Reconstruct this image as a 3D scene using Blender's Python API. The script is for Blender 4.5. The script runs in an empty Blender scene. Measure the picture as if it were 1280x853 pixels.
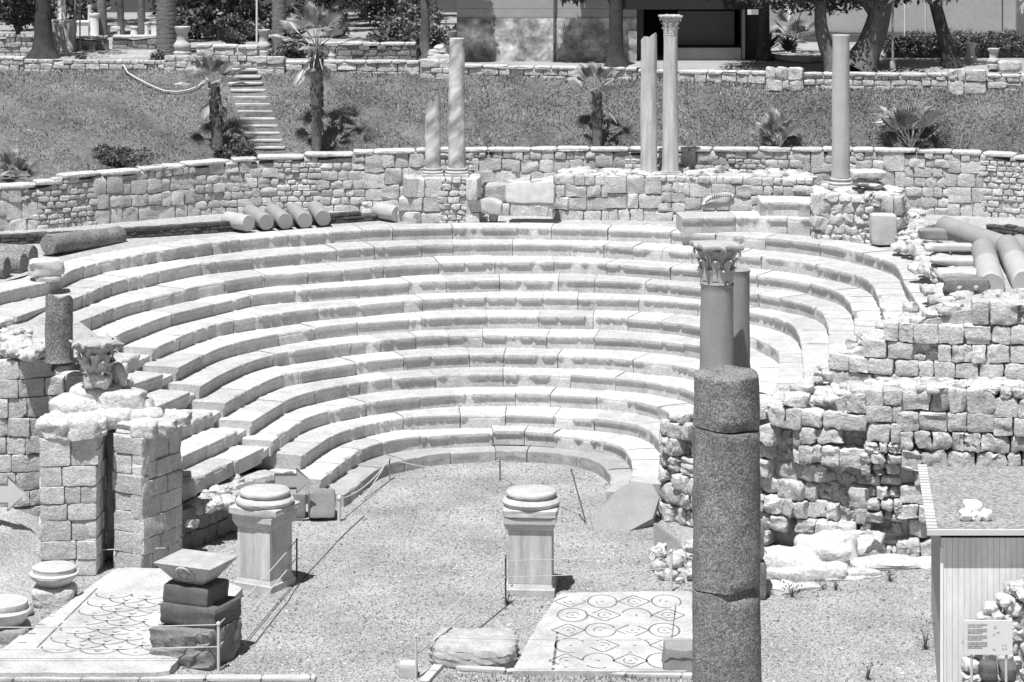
import bpy, math, random
import numpy as np
from mathutils import Vector, Matrix, noise
from math import sin, cos, pi, radians, sqrt

sc = bpy.context.scene
COL = sc.collection
random.seed(7)
rng = np.random.default_rng(11)
U = random.uniform

# ------------------------------------------------------------------ camera model
F, YH, H, CX = 3400.0, -220.0, 19.2, 640.0


def G(x, y, z=0.0):
    """point of the plane at height z seen at photo position x, y"""
    Y = F * (H - z) / (y - YH)
    return Vector(((x - CX) * Y / F, Y, z))


def A(x, y, Y):
    """point at distance Y seen at photo position x, y"""
    return Vector(((x - CX) * Y / F, Y, H - (y - YH) * Y / F))


cam = bpy.data.cameras.new('camera')
cam.lens = F / 1280 * 36
cam.sensor_width = 36
cam.shift_y = (YH - 426.5) / 1280
cam.clip_end = 3000
co = bpy.data.objects.new('camera', cam)
co.location = (0, 0, H)
co.rotation_euler = (pi / 2, 0, 0)
COL.objects.link(co)
sc.camera = co

# ------------------------------------------------------------------ light
EL, AZ = radians(69), radians(26)          # height of the sun, and how far left of straight behind
to_sun = Vector((-sin(AZ) * cos(EL), -cos(AZ) * cos(EL), sin(EL)))
sun = bpy.data.lights.new('sun', 'SUN')
sun.energy = 5.0
sun.angle = radians(.5)
sun.color = (1, 1, 1)
so = bpy.data.objects.new('sun', sun)
so.rotation_euler = to_sun.to_track_quat('Z', 'Y').to_euler()
COL.objects.link(so)
w = bpy.data.worlds.new('World')
sc.world = w
w.use_nodes = True
nt = w.node_tree
sky = nt.nodes.new('ShaderNodeTexSky')
sky.sky_type = 'NISHITA'
sky.sun_disc = False
sky.sun_elevation = EL
sky.sun_rotation = math.atan2(to_sun.x, to_sun.y)
bw = nt.nodes.new('ShaderNodeRGBToBW')
nt.links.new(sky.outputs[0], bw.inputs[0])
nt.links.new(bw.outputs[0], nt.nodes['Background'].inputs[0])
nt.nodes['Background'].inputs[1].default_value = .055
sc.view_settings.view_transform = 'Standard'
sc.view_settings.look = 'None'
sc.view_settings.exposure = .36
sc.view_settings.gamma = 1


# ------------------------------------------------------------------ materials
def mat(name, col, var=.18, sc_=1.2, fine=14, var2=.18, bump=.5, bdist=.02, rough=.9, stretch=None, cell=None,
        spec=.25, contrast=1.0):
    m = bpy.data.materials.new(name)
    m.use_nodes = True
    n = m.node_tree
    L = n.links.new
    b = n.nodes['Principled BSDF']
    b.inputs['Roughness'].default_value = rough
    b.inputs['Specular IOR Level'].default_value = spec
    tc = n.nodes.new('ShaderNodeTexCoord')
    src = tc.outputs['Object']
    if stretch:
        mp = n.nodes.new('ShaderNodeMapping')
        mp.inputs['Scale'].default_value = stretch[:3]
        if len(stretch) > 3:
            mp.vector_type = 'TEXTURE'
            mp.inputs['Scale'].default_value = [1 / q for q in stretch[:3]]
            mp.inputs['Rotation'].default_value = stretch[3]
        L(src, mp.inputs[0])
        src = mp.outputs[0]

    def nz(scale, detail, rgh=.55):
        t = n.nodes.new('ShaderNodeTexNoise')
        t.inputs['Scale'].default_value = scale
        t.inputs['Detail'].default_value = detail
        t.inputs['Roughness'].default_value = rgh
        L(src, t.inputs['Vector'])
        return t.outputs[0]

    def mr(o, a, c, lo=.3, hi=.7):
        t = n.nodes.new('ShaderNodeMapRange')
        t.inputs[1].default_value = lo
        t.inputs[2].default_value = hi
        t.inputs[3].default_value = a
        t.inputs[4].default_value = c
        L(o, t.inputs[0])
        return t.outputs[0]

    def mul(a, c, op='MULTIPLY'):
        t = n.nodes.new('ShaderNodeMath')
        t.operation = op
        for i, q in enumerate((a, c)):
            if isinstance(q, (int, float)):
                t.inputs[i].default_value = q
            else:
                L(q, t.inputs[i])
        return t.outputs[0]

    big = nz(sc_, 5)
    fin = nz(fine, 5, .65)
    v = mul(mr(big, 1 - var, 1 + var), mr(fin, 1 - var2, 1 + var2))
    hgt = mul(mul(fin, .6), mul(big, .8), 'ADD')
    if cell:
        vo = n.nodes.new('ShaderNodeTexVoronoi')
        vo.inputs['Scale'].default_value = cell[0]
        L(src, vo.inputs['Vector'])
        sp = n.nodes.new('ShaderNodeSeparateColor')
        L(vo.outputs['Color'], sp.inputs[0])
        v = mul(v, mr(sp.outputs[0], 1 - cell[1], 1 + cell[1], 0, 1))
        hgt = mul(hgt, mul(vo.outputs['Distance'], cell[2]), 'SUBTRACT')
    at = n.nodes.new('ShaderNodeAttribute')
    at.attribute_name = 'tone'
    v = mul(mul(v, at.outputs['Fac']), col)
    v = mul(v, .9, 'MINIMUM')
    cb = n.nodes.new('ShaderNodeCombineColor')
    for i in range(3):
        L(v, cb.inputs[i])
    L(cb.outputs[0], b.inputs['Base Color'])
    if bump:
        bp = n.nodes.new('ShaderNodeBump')
        bp.inputs['Strength'].default_value = bump
        bp.inputs['Distance'].default_value = bdist
        L(hgt, bp.inputs['Height'])
        L(bp.outputs[0], b.inputs['Normal'])
    return m


M = {}
M['gravel'] = mat('gravel', .315, .3, .45, 26, .3, .8, .03, cell=(22, .28, .5))
M['pebble'] = mat('pebbles', .36, .2, .35, 20, .1, 0)
M['podium'] = mat('podium_stone', .36, .15, 1.5, 20, .25, .9, .04)
M['marble'] = mat('seat_marble', .485, .14, 2.2, 14, .24, .7, .03)
M['lime'] = mat('limestone', .52, .16, 2.2, 16, .3, 1, .06)
M['core'] = mat('mortar', .44, .2, 2.5, 12, .3, 1, .1)
M['rub'] = mat('rubble_limestone', .50, .16, 3, 13, .3, 1, .07)
M['granite'] = mat('dark_granite', .205, .3, 1.3, 26, .6, .8, .02, cell=(30, .42, .3))
M['granite2'] = mat('grey_granite', .29, .08, 1.5, 40, .22, .3, .01)
M['pale_granite'] = mat('pale_granite', .42, .08, 1.5, 40, .18, .3, .01)
M['vein'] = mat('veined_marble', .44, .55, 3.2, 14, .12, .3, .01, stretch=(1, 1, .22, (.2, .85, 0)))
M['flute'] = mat('column_marble', .48, .24, 2.0, 16, .12, .4, .015, stretch=(3, 3, .35))
M['carved'] = mat('carved_marble', .46, .14, 3, 20, .14, .5, .015)
M['carved_grey'] = mat('carved_grey_marble', .40, .18, 3, 18, .2, .6, .02)
M['dkstone'] = mat('dark_basalt_block', .11, .2, 2, 24, .3, .8, .02)
M['midstone'] = mat('weathered_and_shaded_grey', .2, .25, 2.5, 22, .3, .9, .03)  # weathered grey stone, also used where shade is coloured into unlit faces
M['slabgrey'] = mat('grey_slab', .27, .12, 1.6, 25, .18, .4, .01)
M['brick'] = mat('dark_brick', .085, .25, 3, 20, .3, .7, .02)
M['mosaic'] = mat('mosaic_floor', .45, .24, 1.1, 22, .2, .2, .006, cell=(22, .12, .2))
M['inlay'] = mat('dark_tesserae', .16, .3, 4, 40, .35, 0)
M['grassbed'] = mat('turf', .13, .35, .7, 9, .45, 1, .08)
M['grass'] = mat('grass_blades', .215, .2, .35, 5, .25, 0, rough=.6)
M['soil'] = mat('dry_soil', .3, .2, .5, 9, .25, .8, .05)
M['sand'] = mat('pale_sand', .37, .15, .6, 12, .2, .8, .05, cell=(9, .2, .5))
M['leaf'] = mat('leaves', .085, .2, 1, 8, .2, 0, rough=.45, spec=.4)
M['leaf_lt'] = mat('light_leaves', .13, .2, 1, 8, .2, 0, rough=.45, spec=.4)
M['frond_lt'] = mat('pale_palm_fronds', .30, .15, 1, 8, .2, 0, rough=.4, spec=.5)
M['frond'] = mat('palm_fronds', .24, .15, 1, 8, .2, 0, rough=.45, spec=.45)
M['bark'] = mat('bark', .13, .3, 3, 20, .35, 1, .04, stretch=(1, 1, .3))
M['palmbark'] = mat('palm_bark', .17, .25, 3, 14, .35, 1, .04, stretch=(1, 1, 3.5))
M['barkdark'] = mat('dark_bark', .055, .3, 3, 20, .35, 1, .04)
M['plaster'] = mat('pale_plaster', .33, .10, .6, 10, .10, .3, .02)
M['oldplaster'] = mat('stained_plaster', .36, .6, 1.6, 7, .4, .7, .04)
M['panel'] = mat('metal_panel', .78, .13, 1.2, 10, .08, .1, .01, rough=.55, stretch=(1, 1, .25))
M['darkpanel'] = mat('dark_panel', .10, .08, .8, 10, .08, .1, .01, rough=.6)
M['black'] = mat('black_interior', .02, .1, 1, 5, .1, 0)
M['gravelroof'] = mat('gravel_roof', .29, .08, .6, 22, .3, .9, .03, cell=(17, .5, .8))
M['white'] = mat('white_paint', .68, .04, 1, 10, .04, 0, rough=.6)
M['offwhite'] = mat('off_white_paint', .58, .05, 1, 10, .05, 0, rough=.6)
M['ink'] = mat('grey_print', .42, .3, 30, 60, .3, 0)
M['steel'] = mat('grey_metal', .28, .08, 3, 20, .1, .1, .004, rough=.5, spec=.5)
M['rope'] = mat('rope', .5, .1, 6, 50, .2, 0)
M['oldwood'] = mat('dark_post', .12, .2, 4, 30, .2, .3, .01)
M['signgrey'] = mat('sign_grey', .42, .06, 3, 20, .08, 0)


# ------------------------------------------------------------------ mesh builder
class MB:
    def __init__(self):
        self.v, self.f, self.t, self.n = [], [], [], 0

    def add(self, v, f, tone=1.0):
        v = np.asarray(v, float).reshape(-1, 3)
        self.v.append(v)
        self.t.append(np.full(len(v), tone) if np.isscalar(tone) else np.asarray(tone, float))
        if isinstance(f, np.ndarray):
            self.f.append(f + self.n)
        else:
            by = {}
            for q in f:
                by.setdefault(len(q), []).append(q)
            for k, qs in by.items():
                self.f.append(np.array(qs, int) + self.n)
        self.n += len(v)
        return self

    def build(self, name, material, parent=None, smooth=True, angle=45, origin=None, kind=None):
        v = np.concatenate(self.v) if self.v else np.zeros((0, 3))
        tone = np.concatenate(self.t) if self.t else np.zeros(0)
        org = np.zeros(3)
        if parent is not None:
            p = parent
            while p is not None:
                org += np.array(p.location)
                p = p.parent
        o_loc = np.zeros(3)
        if parent is None:
            if origin is None:
                o_loc = np.array([(v[:, 0].min() + v[:, 0].max()) / 2, (v[:, 1].min() + v[:, 1].max()) / 2, v[:, 2].min()])
            else:
                o_loc = np.array(origin, float)
        v = v - org - o_loc
        me = bpy.data.meshes.new(name)
        me.vertices.add(len(v))
        me.vertices.foreach_set('co', v.astype(np.float32).ravel())
        nl = sum(a.size for a in self.f)
        npoly = sum(len(a) for a in self.f)
        me.loops.add(nl)
        me.polygons.add(npoly)
        me.loops.foreach_set('vertex_index', np.concatenate([a.ravel() for a in self.f]).astype(np.int32))
        tot = np.concatenate([np.full(len(a), a.shape[1]) for a in self.f])
        st = np.concatenate([[0], np.cumsum(tot)[:-1]])
        me.polygons.foreach_set('loop_start', st.astype(np.int32))
        me.update(calc_edges=True)
        me.validate()
        at = me.attributes.new('tone', 'FLOAT', 'POINT')
        at.data.foreach_set('value', tone.astype(np.float32))
        me.polygons.foreach_set('use_smooth', np.full(len(me.polygons), bool(smooth)))
        if smooth:
            me.set_sharp_from_angle(angle=radians(angle))
        me.materials.append(M[material] if isinstance(material, str) else material)
        o = bpy.data.objects.new(name, me)
        o.location = o_loc
        COL.objects.link(o)
        if parent is not None:
            o.parent = parent
        if kind:
            o['kind'] = kind
        return o


def tag(o, label, cat, group=None):
    o['label'] = label
    o['category'] = cat
    if group:
        o['group'] = group
    return o


def thing(name, loc, label, cat, group=None):
    o = bpy.data.objects.new(name, None)
    o.empty_display_size = .3
    o.location = loc
    COL.objects.link(o)
    return tag(o, label, cat, group)


def dup(root, loc, rotz, label, group, scale=1.0):
    r = root.copy()
    COL.objects.link(r)
    r.location = loc
    r.rotation_euler = (0, 0, rotz)
    r.scale = (scale,) * 3
    r['label'] = label
    r['group'] = group
    for ch in list(root.children):
        c = ch.copy()
        COL.objects.link(c)
        c.parent = r
        for g in list(ch.children):
            d = g.copy()
            COL.objects.link(d)
            d.parent = c
    return r


def rotz(a):
    return np.array([[cos(a), -sin(a), 0], [sin(a), cos(a), 0], [0, 0, 1]])


def grid_faces(nu, nv, wrap=False):
    i = np.arange(nu - 1)[:, None]
    j = np.arange(nv if wrap else nv - 1)[None, :]
    j2 = (j + 1) % nv
    a = i * nv + j
    b = i * nv + j2
    c = (i + 1) * nv + j2
    d = (i + 1) * nv + j
    return np.stack([a, b, c, d], -1).reshape(-1, 4)


# --- rounded, noise-worn stone (cube grid pushed towards a superellipsoid)
_T = {}


def stone_tpl(n):
    if n in _T:
        return _T[n]
    idx, vs, fs = {}, [], []

    def vid(p):
        k = tuple(np.round(p, 5))
        if k not in idx:
            idx[k] = len(vs)
            vs.append(p)
        return idx[k]
    g = np.linspace(-1, 1, n + 1)
    for ax in range(3):
        for s in (-1, 1):
            for i in range(n):
                for j in range(n):
                    q = []
                    for (a, b) in ((i, j), (i + 1, j), (i + 1, j + 1), (i, j + 1)):
                        p = np.zeros(3)
                        p[ax] = s
                        p[(ax + 1) % 3] = g[a]
                        p[(ax + 2) % 3] = g[b]
                        q.append(vid(p))
                    fs.append(q if s > 0 else q[::-1])
    _T[n] = (np.array(vs), np.array(fs))
    return _T[n]


def stone(mb, c, size, k=6, amp=.05, R=None, n=5, tone=1.0, freq=2.2, cuts=None):
    tv, tf = stone_tpl(n)
    nr = (np.abs(tv) ** k).sum(1) ** (1.0 / k)
    p = tv / nr[:, None]
    hs = np.array(size) / 2
    d = np.zeros((len(p), 3))
    for j in range(5):
        kv = rng.normal(size=3) * freq * (1 + .5 * j)
        d += np.sin(p @ kv + rng.uniform(0, 6.3))[:, None] * rng.normal(size=3) * (amp / (1 + .45 * j))
    d += rng.normal(size=d.shape) * amp * .18
    if cuts is None:
        cuts = 7 if k < 5 else (4 if k < 9.5 else 1)
    for j in range(cuts):
        nv = rng.normal(size=3)
        nv /= np.linalg.norm(nv)
        ext = (p @ nv).max()
        lim = ext * (rng.uniform(.68, .95) if k < 5 else rng.uniform(.8, .98))
        p = p - np.outer(np.maximum(0, p @ nv - lim), nv)
    q = p * hs + d * min(size) * .8
    if R is not None:
        q = q @ R.T
    mb.add(q + np.array(c), tf, tone)


def box(mb, c, size, a=0.0, tone=1.0, bev=.0, top=None):
    """box with its base centre at c; top = (sx, sy) scales the top face"""
    x, y, z = size[0] / 2, size[1] / 2, size[2]
    tx, ty = (x, y) if top is None else (top[0] / 2, top[1] / 2)
    if bev:
        lv = [(x - bev, y - bev, 0), (x, y, bev), (tx, ty, z - bev), (tx - bev, ty - bev, z)]
    else:
        lv = [(x, y, 0), (tx, ty, z)]
    v = []
    for (sx, sy, h) in lv:
        v += [(-sx, -sy, h), (sx, -sy, h), (sx, sy, h), (-sx, sy, h)]
    f = [(3, 2, 1, 0)]
    m = len(lv)
    for i in range(m - 1):
        for j in range(4):
            f.append((i * 4 + j, i * 4 + (j + 1) % 4, i * 4 + 4 + (j + 1) % 4, i * 4 + 4 + j))
    q = (m - 1) * 4
    f.append((q, q + 1, q + 2, q + 3))
    mb.add(np.array(v) @ rotz(a).T + np.array(c), f, tone)
    return mb


def lathe(mb, c, prof, n=32, tone=1.0, R=None, amp=0.0, caps=True, fr=3.0):
    """prof: (radius, z) from bottom to top"""
    th = np.linspace(0, 2 * pi, n, endpoint=False)
    v = []
    for (r, z) in prof:
        rr = np.full(n, r, float)
        if amp:
            rr = rr + amp * (np.sin(2 * th + z * fr) + .7 * np.sin(5 * th + 1.7 * z * fr + 1) + rng.normal(size=n) * .4)
        v.append(np.stack([rr * np.cos(th), rr * np.sin(th), np.full(n, z)], 1))
    v = np.concatenate(v)
    if R is not None:
        v = v @ R.T
    f = grid_faces(len(prof), n, True)
    mb.add(v + np.array(c), f, tone)
    if caps:
        b = mb.n - len(v)
        mb.f.append(np.array([[b + i for i in range(n)][::-1]]))
        t = mb.n - n
        mb.f.append(np.array([[t + i for i in range(n)]]))
    return mb


def tube(mb, pts, r, n=6, tone=1.0, r2=None):
    pts = [Vector(p) for p in pts]
    v = []
    m = len(pts)
    ch = pts[-1] - pts[0]
    up = Vector((0, 1, 0)) if ch.length > 1e-6 and abs(ch.z) > .7 * ch.length else Vector((0, 0, 1))
    for i, p in enumerate(pts):
        t = (pts[min(i + 1, m - 1)] - pts[max(i - 1, 0)]).normalized()
        a = t.cross(up).normalized()
        b = a.cross(t)
        rr = r if r2 is None else r + (r2 - r) * i / max(1, m - 1)
        if isinstance(r, (list, tuple)):
            rr = r[i]
        for j in range(n):
            q = p + (a * cos(2 * pi * j / n) + b * sin(2 * pi * j / n)) * rr
            v.append(q[:])
    mb.add(np.array(v), grid_faces(m, n, True), tone)
    e = mb.n
    mb.f.append(np.array([[e - n + j for j in range(n)]]))
    mb.f.append(np.array([[e - n * m + j for j in range(n)][::-1]]))
    return mb


def prism(mb, pts, nrm, th, tone=1.0):
    """flat outline given thickness along -nrm"""
    pts = np.array([list(p) for p in pts], float)
    n = len(pts)
    nv = np.array(nrm, float)
    nv /= np.linalg.norm(nv)
    v = np.concatenate([pts, pts - nv * th])
    f = [tuple(range(n)), tuple(range(2 * n - 1, n - 1, -1))]
    for i in range(n):
        j = (i + 1) % n
        f.append((i, i + n, j + n, j))
    mb.add(v, f, tone)
    return mb


# --- polyline tools
def resample(pts, ds, sig=0.0):
    p = np.array(pts, float)
    seg = np.linalg.norm(np.diff(p[:, :2], axis=0), axis=1)
    s = np.concatenate([[0], np.cumsum(seg)])
    L = s[-1]
    m = max(3, int(L / ds) + 1)
    t = np.linspace(0, L, m)
    q = np.stack([np.interp(t, s, p[:, k]) for k in range(p.shape[1])], 1)
    if sig:
        k = int(3 * sig / (L / (m - 1)))
        ker = np.exp(-.5 * (np.arange(-k, k + 1) * (L / (m - 1)) / sig) ** 2)
        ker /= ker.sum()
        ext = np.concatenate([2 * q[0] - q[1:k + 1][::-1], q, 2 * q[-1] - q[-k - 1:-1][::-1]])
        q = np.stack([np.convolve(ext[:, j], ker, 'valid') for j in range(p.shape[1])], 1)
    return q


def frames(q):
    t = np.gradient(q[:, :2], axis=0)
    t /= np.linalg.norm(t, axis=1)[:, None]
    nrm = np.stack([t[:, 1], -t[:, 0]], 1)       # to the right of travel: the side one looks from
    s = np.concatenate([[0], np.cumsum(np.linalg.norm(np.diff(q[:, :2], axis=0), axis=1))])
    return t, nrm, s


# ------------------------------------------------------------------ masonry walls
ST = {   # weight, course height, width/height, superellipse power, noise, panel width
    'panel': [(4, (.42, .6), (.8, 1.6), (9, 18), .035, (.6, 1.5)), (2, (.17, .24), (1, 2.2), (7, 14), .05, (1.0, 2.2)),
              (3, (.27, .37), (.9, 2.0), (8, 15), .045, (.9, 2.2))],
    'ashlar': [(1, (.42, .54), (.9, 2.0), (12, 22), .022, (30, 30))],
    'squared': [(1, (.43, .53), (.75, 1.6), (9, 18), .04, (30, 30))],
    'mixed': [(3, (.42, .54), (.7, 1.9), (10, 20), .035, (1.5, 3)), (1, (.3, .4), (.9, 1.8), (7, 14), .05, (.8, 1.6)), (.7, (.17, .25), (.9, 2), (6, 12), .06, (.6, 1.3))],
    'rough': [(3, (.40, .54), (.6, 1.5), (5, 13), .06, (1.2, 2.6)), (1.2, (.28, .36), (.8, 1.6), (4, 9), .08, (.8, 1.5)), (.5, (.18, .24), (.9, 1.7), (4, 8), .08, (.5, 1.0))],
    'rubble': [(2, (.34, .55), (.7, 1.4), (3, 6), .09, (.8, 1.6)), (2, (.2, .3), (.9, 1.7), (3, 6), .09, (.7, 1.4))],
    'low': [(1, (.2, .26), (1.2, 3.0), (9, 16), .035, (8, 12))],
    'brick': [(1, (.10, .12), (2.2, 3.0), (9, 12), .02, (60, 60))],
}


def wall(name, label, cat, ctrl, style, thick=.8, material='lime', coping=None, drop=.02, n=5, recess=.08, ragged=.12,
         group=None, tones=(.82, 1.12), core='core', depth=.5, toprub=0, hi=None, cdrop=.07, erode=None, root=None, sig=.15):
    """ctrl: (point, base height, top height) from left to right as seen from the front"""
    q = resample([(p[0], p[1], zb, zt) for p, zb, zt in ctrl], .1, sig)
    t, nr, s = frames(q)
    L = s[-1]
    base = q[len(q) // 2]
    sub = root is not None
    if not sub:
        root = thing(name, (base[0], base[1], q[:, 2].min()), label, cat, group)
    at = lambda x, k: float(np.interp(x, s, k))
    mb = MB()
    opts = ST[style]
    x = 0.0
    while x < L - .05:
        o = random.choices(opts, [a[0] for a in opts])[0]
        pw = min(U(*o[5]), L - x)
        if L - x - pw < .4:
            pw = L - x
        z = min(at(x, q[:, 2]), at(x + pw, q[:, 2]))
        ztop = max(at(x + f * pw, q[:, 3]) for f in (0, .25, .5, .75, 1))
        while z < ztop:
            if hi and z > hi[0]:
                o = ST[hi[1]][0]
            h = U(*o[1])
            if ztop - z < h * 1.45:
                h = max(.08, ztop - z)
            u = x - (U(0, .25) if x > 0 else 0)
            while u < x + pw:
                wd = h * U(*o[2])
                if h > .6:
                    wd = .5 * U(*o[2])
                if x + pw - u - wd < .55 * h:
                    wd = x + pw - u
                m = u + wd / 2
                hole = random.random() < drop
                if z + h * .6 <= at(m, q[:, 3]) + U(-ragged, ragged * .5):
                    px, py = at(m, q[:, 0]), at(m, q[:, 1])
                    tx, ty = at(m, t[:, 0]), at(m, t[:, 1])
                    a = math.atan2(ty, tx)
                    off = U(-.035, .035) - depth / 2
                    if erode:
                        ev = erode(m / L, z) * (noise.noise(Vector((m * .75, z * .9, 5))) + .45 * noise.noise(Vector((m * 2, z * 2, 1))))
                        off -= max(0, min(.55, ev))
                        hole = hole or (ev > .3 and random.random() < .4)
                    gap = .012
                    c = (px + ty * off, py - tx * off, z + h / 2)
                    if hole:
                        for _ in range(5):
                            o2, e2, s2 = -recess - U(.0, .08), U(-.4, .4) * wd, h * U(.3, .5)
                            stone(mb, (px + ty * o2 + tx * e2, py - tx * o2 + ty * e2, z + h * U(.1, .85)), (s2 * 1.3, s2, s2), 3.5, .1, rotz(a + U(-.5, .5)), 4, U(*tones) * .9)
                    else:
                        stone(mb, c, (wd - gap, depth, h - gap), U(*o[3]), o[4], rotz(a + U(-.04, .04)), n, U(*tones))
                u += wd
            z += h
        x += pw
    mb.build('masonry', material, root, angle=38)
    if sub:
        return root
    # rubble and mortar core behind the face
    cb = MB()
    k = np.arange(0, len(q), 4)
    if k[-1] != len(q) - 1:
        k = np.append(k, len(q) - 1)
    v = []
    for i in k:
        f = q[i, :2] - nr[i] * recess
        bk = q[i, :2] - nr[i] * thick
        zt = max(q[i, 2], q[i, 3] - cdrop + U(-.04, .04))
        md = f * .5 + bk * .5
        v += [(f[0], f[1], q[i, 2] - .1), (f[0], f[1], zt - .03), (md[0], md[1], zt + U(-.02, .05)), (bk[0], bk[1], zt), (bk[0], bk[1], q[i, 2] - .1)]
    m = len(k)
    f = grid_faces(m, 5, True)[:, ::-1]
    cb.add(v, f)
    cb.f.append(np.array([[0, 1, 2, 3, 4]]))
    cb.f.append(np.array([[(m - 1) * 5 + j for j in range(5)][::-1]]))
    cb.build('wall_core', core, root, smooth=False)
    if toprub:
        rb = MB()
        for _ in range(int(L * toprub)):
            m = U(0, L)
            d_ = U(.25, thick)
            s2 = U(.2, .5)
            tx, ty = at(m, t[:, 0]), at(m, t[:, 1])
            stone(rb, (at(m, q[:, 0]) - ty * d_, at(m, q[:, 1]) + tx * d_, at(m, q[:, 3]) - .02), (s2 * 1.3, s2, s2 * .55), U(3, 6), .08, rotz(U(0, 3)), 4, U(.85, 1.12))
        rb.build('top_rubble', material, root, angle=38)
    if coping:
        pb = MB()
        x = 0
        while x < L - .1:
            wd = min(U(*coping[0]), L - x)
            m_ = x + wd / 2
            a = math.atan2(at(m_, t[:, 1]), at(m_, t[:, 0]))
            tx, ty = cos(a), sin(a)
            off = .04 - coping[2] / 2
            c = (at(m_, q[:, 0]) + ty * off, at(m_, q[:, 1]) - tx * off, at(m_, q[:, 3]) + coping[1] / 2 - .01 + U(-.012, .012))
            stone(pb, c, (wd - .015, coping[2], coping[1]), 10, .05, rotz(a), 5, U(.95, 1.15), 3)
            x += wd
        pb.build('coping', 'rub' if material != 'brick' else material, root, angle=60)
    return root


# ------------------------------------------------------------------ GROUND
g = MB()
g.add([(-400, -150, 0), (400, -150, 0), (400, 900, 0), (-400, 900, 0)], [(0, 1, 2, 3)])
g.build('ground', 'gravel', kind='structure', origin=(0, 60, 0), smooth=False)

# loose gravel: small faceted pebbles over the part of the ground the view takes in
N_ = 105000
y_ = 566 + (868 - 566) * rng.uniform(0, 1, N_)
x_ = rng.uniform(-10, 1180, N_)
Y_ = F * H / (y_ - YH)
X_ = (x_ - CX) * Y_ / F
# keep off the seats
keep = ~((Y_ > 74.8) & ((X_ < -5.2) | (X_ > 3.8))) & ~((Y_ > 72.5) & (X_ > 4.5)) & ~((Y_ > 70.8) & (X_ < -8.5) & (X_ > -12.5))
X_, Y_ = X_[keep], Y_[keep]
n_ = len(X_)
oct_ = np.array([(1, 0, 0), (0, 1, 0), (-1, 0, 0), (0, -1, 0), (0, 0, 1), (0, 0, -.5)], float)
of_ = np.array([(0, 1, 4), (1, 2, 4), (2, 3, 4), (3, 0, 4), (1, 0, 5), (2, 1, 5), (3, 2, 5), (0, 3, 5)])
sz_ = rng.uniform(.010, .028, n_) * np.where(rng.uniform(size=n_) < .04, 1.8, 1)
an_ = rng.uniform(0, 6.3, n_)
pv = oct_[None] * (1 + .35 * rng.normal(size=(n_, 6, 1)).clip(-1.5, 1.5))
ca, sa = np.cos(an_)[:, None], np.sin(an_)[:, None]
pv = np.stack([pv[..., 0] * ca - pv[..., 1] * sa, pv[..., 0] * sa + pv[..., 1] * ca, pv[..., 2] * .8], -1) * sz_[:, None, None]
pv += np.stack([X_, Y_, sz_ * .25], -1)[:, None, :]
mb = MB()
mb.add(pv.reshape(-1, 3), (of_[None] + 6 * np.arange(n_)[:, None, None]).reshape(-1, 3), np.repeat(rng.uniform(.35, 1.5, n_), 6))
mb.build('pebbles', 'pebble', kind='stuff', smooth=False)

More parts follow.
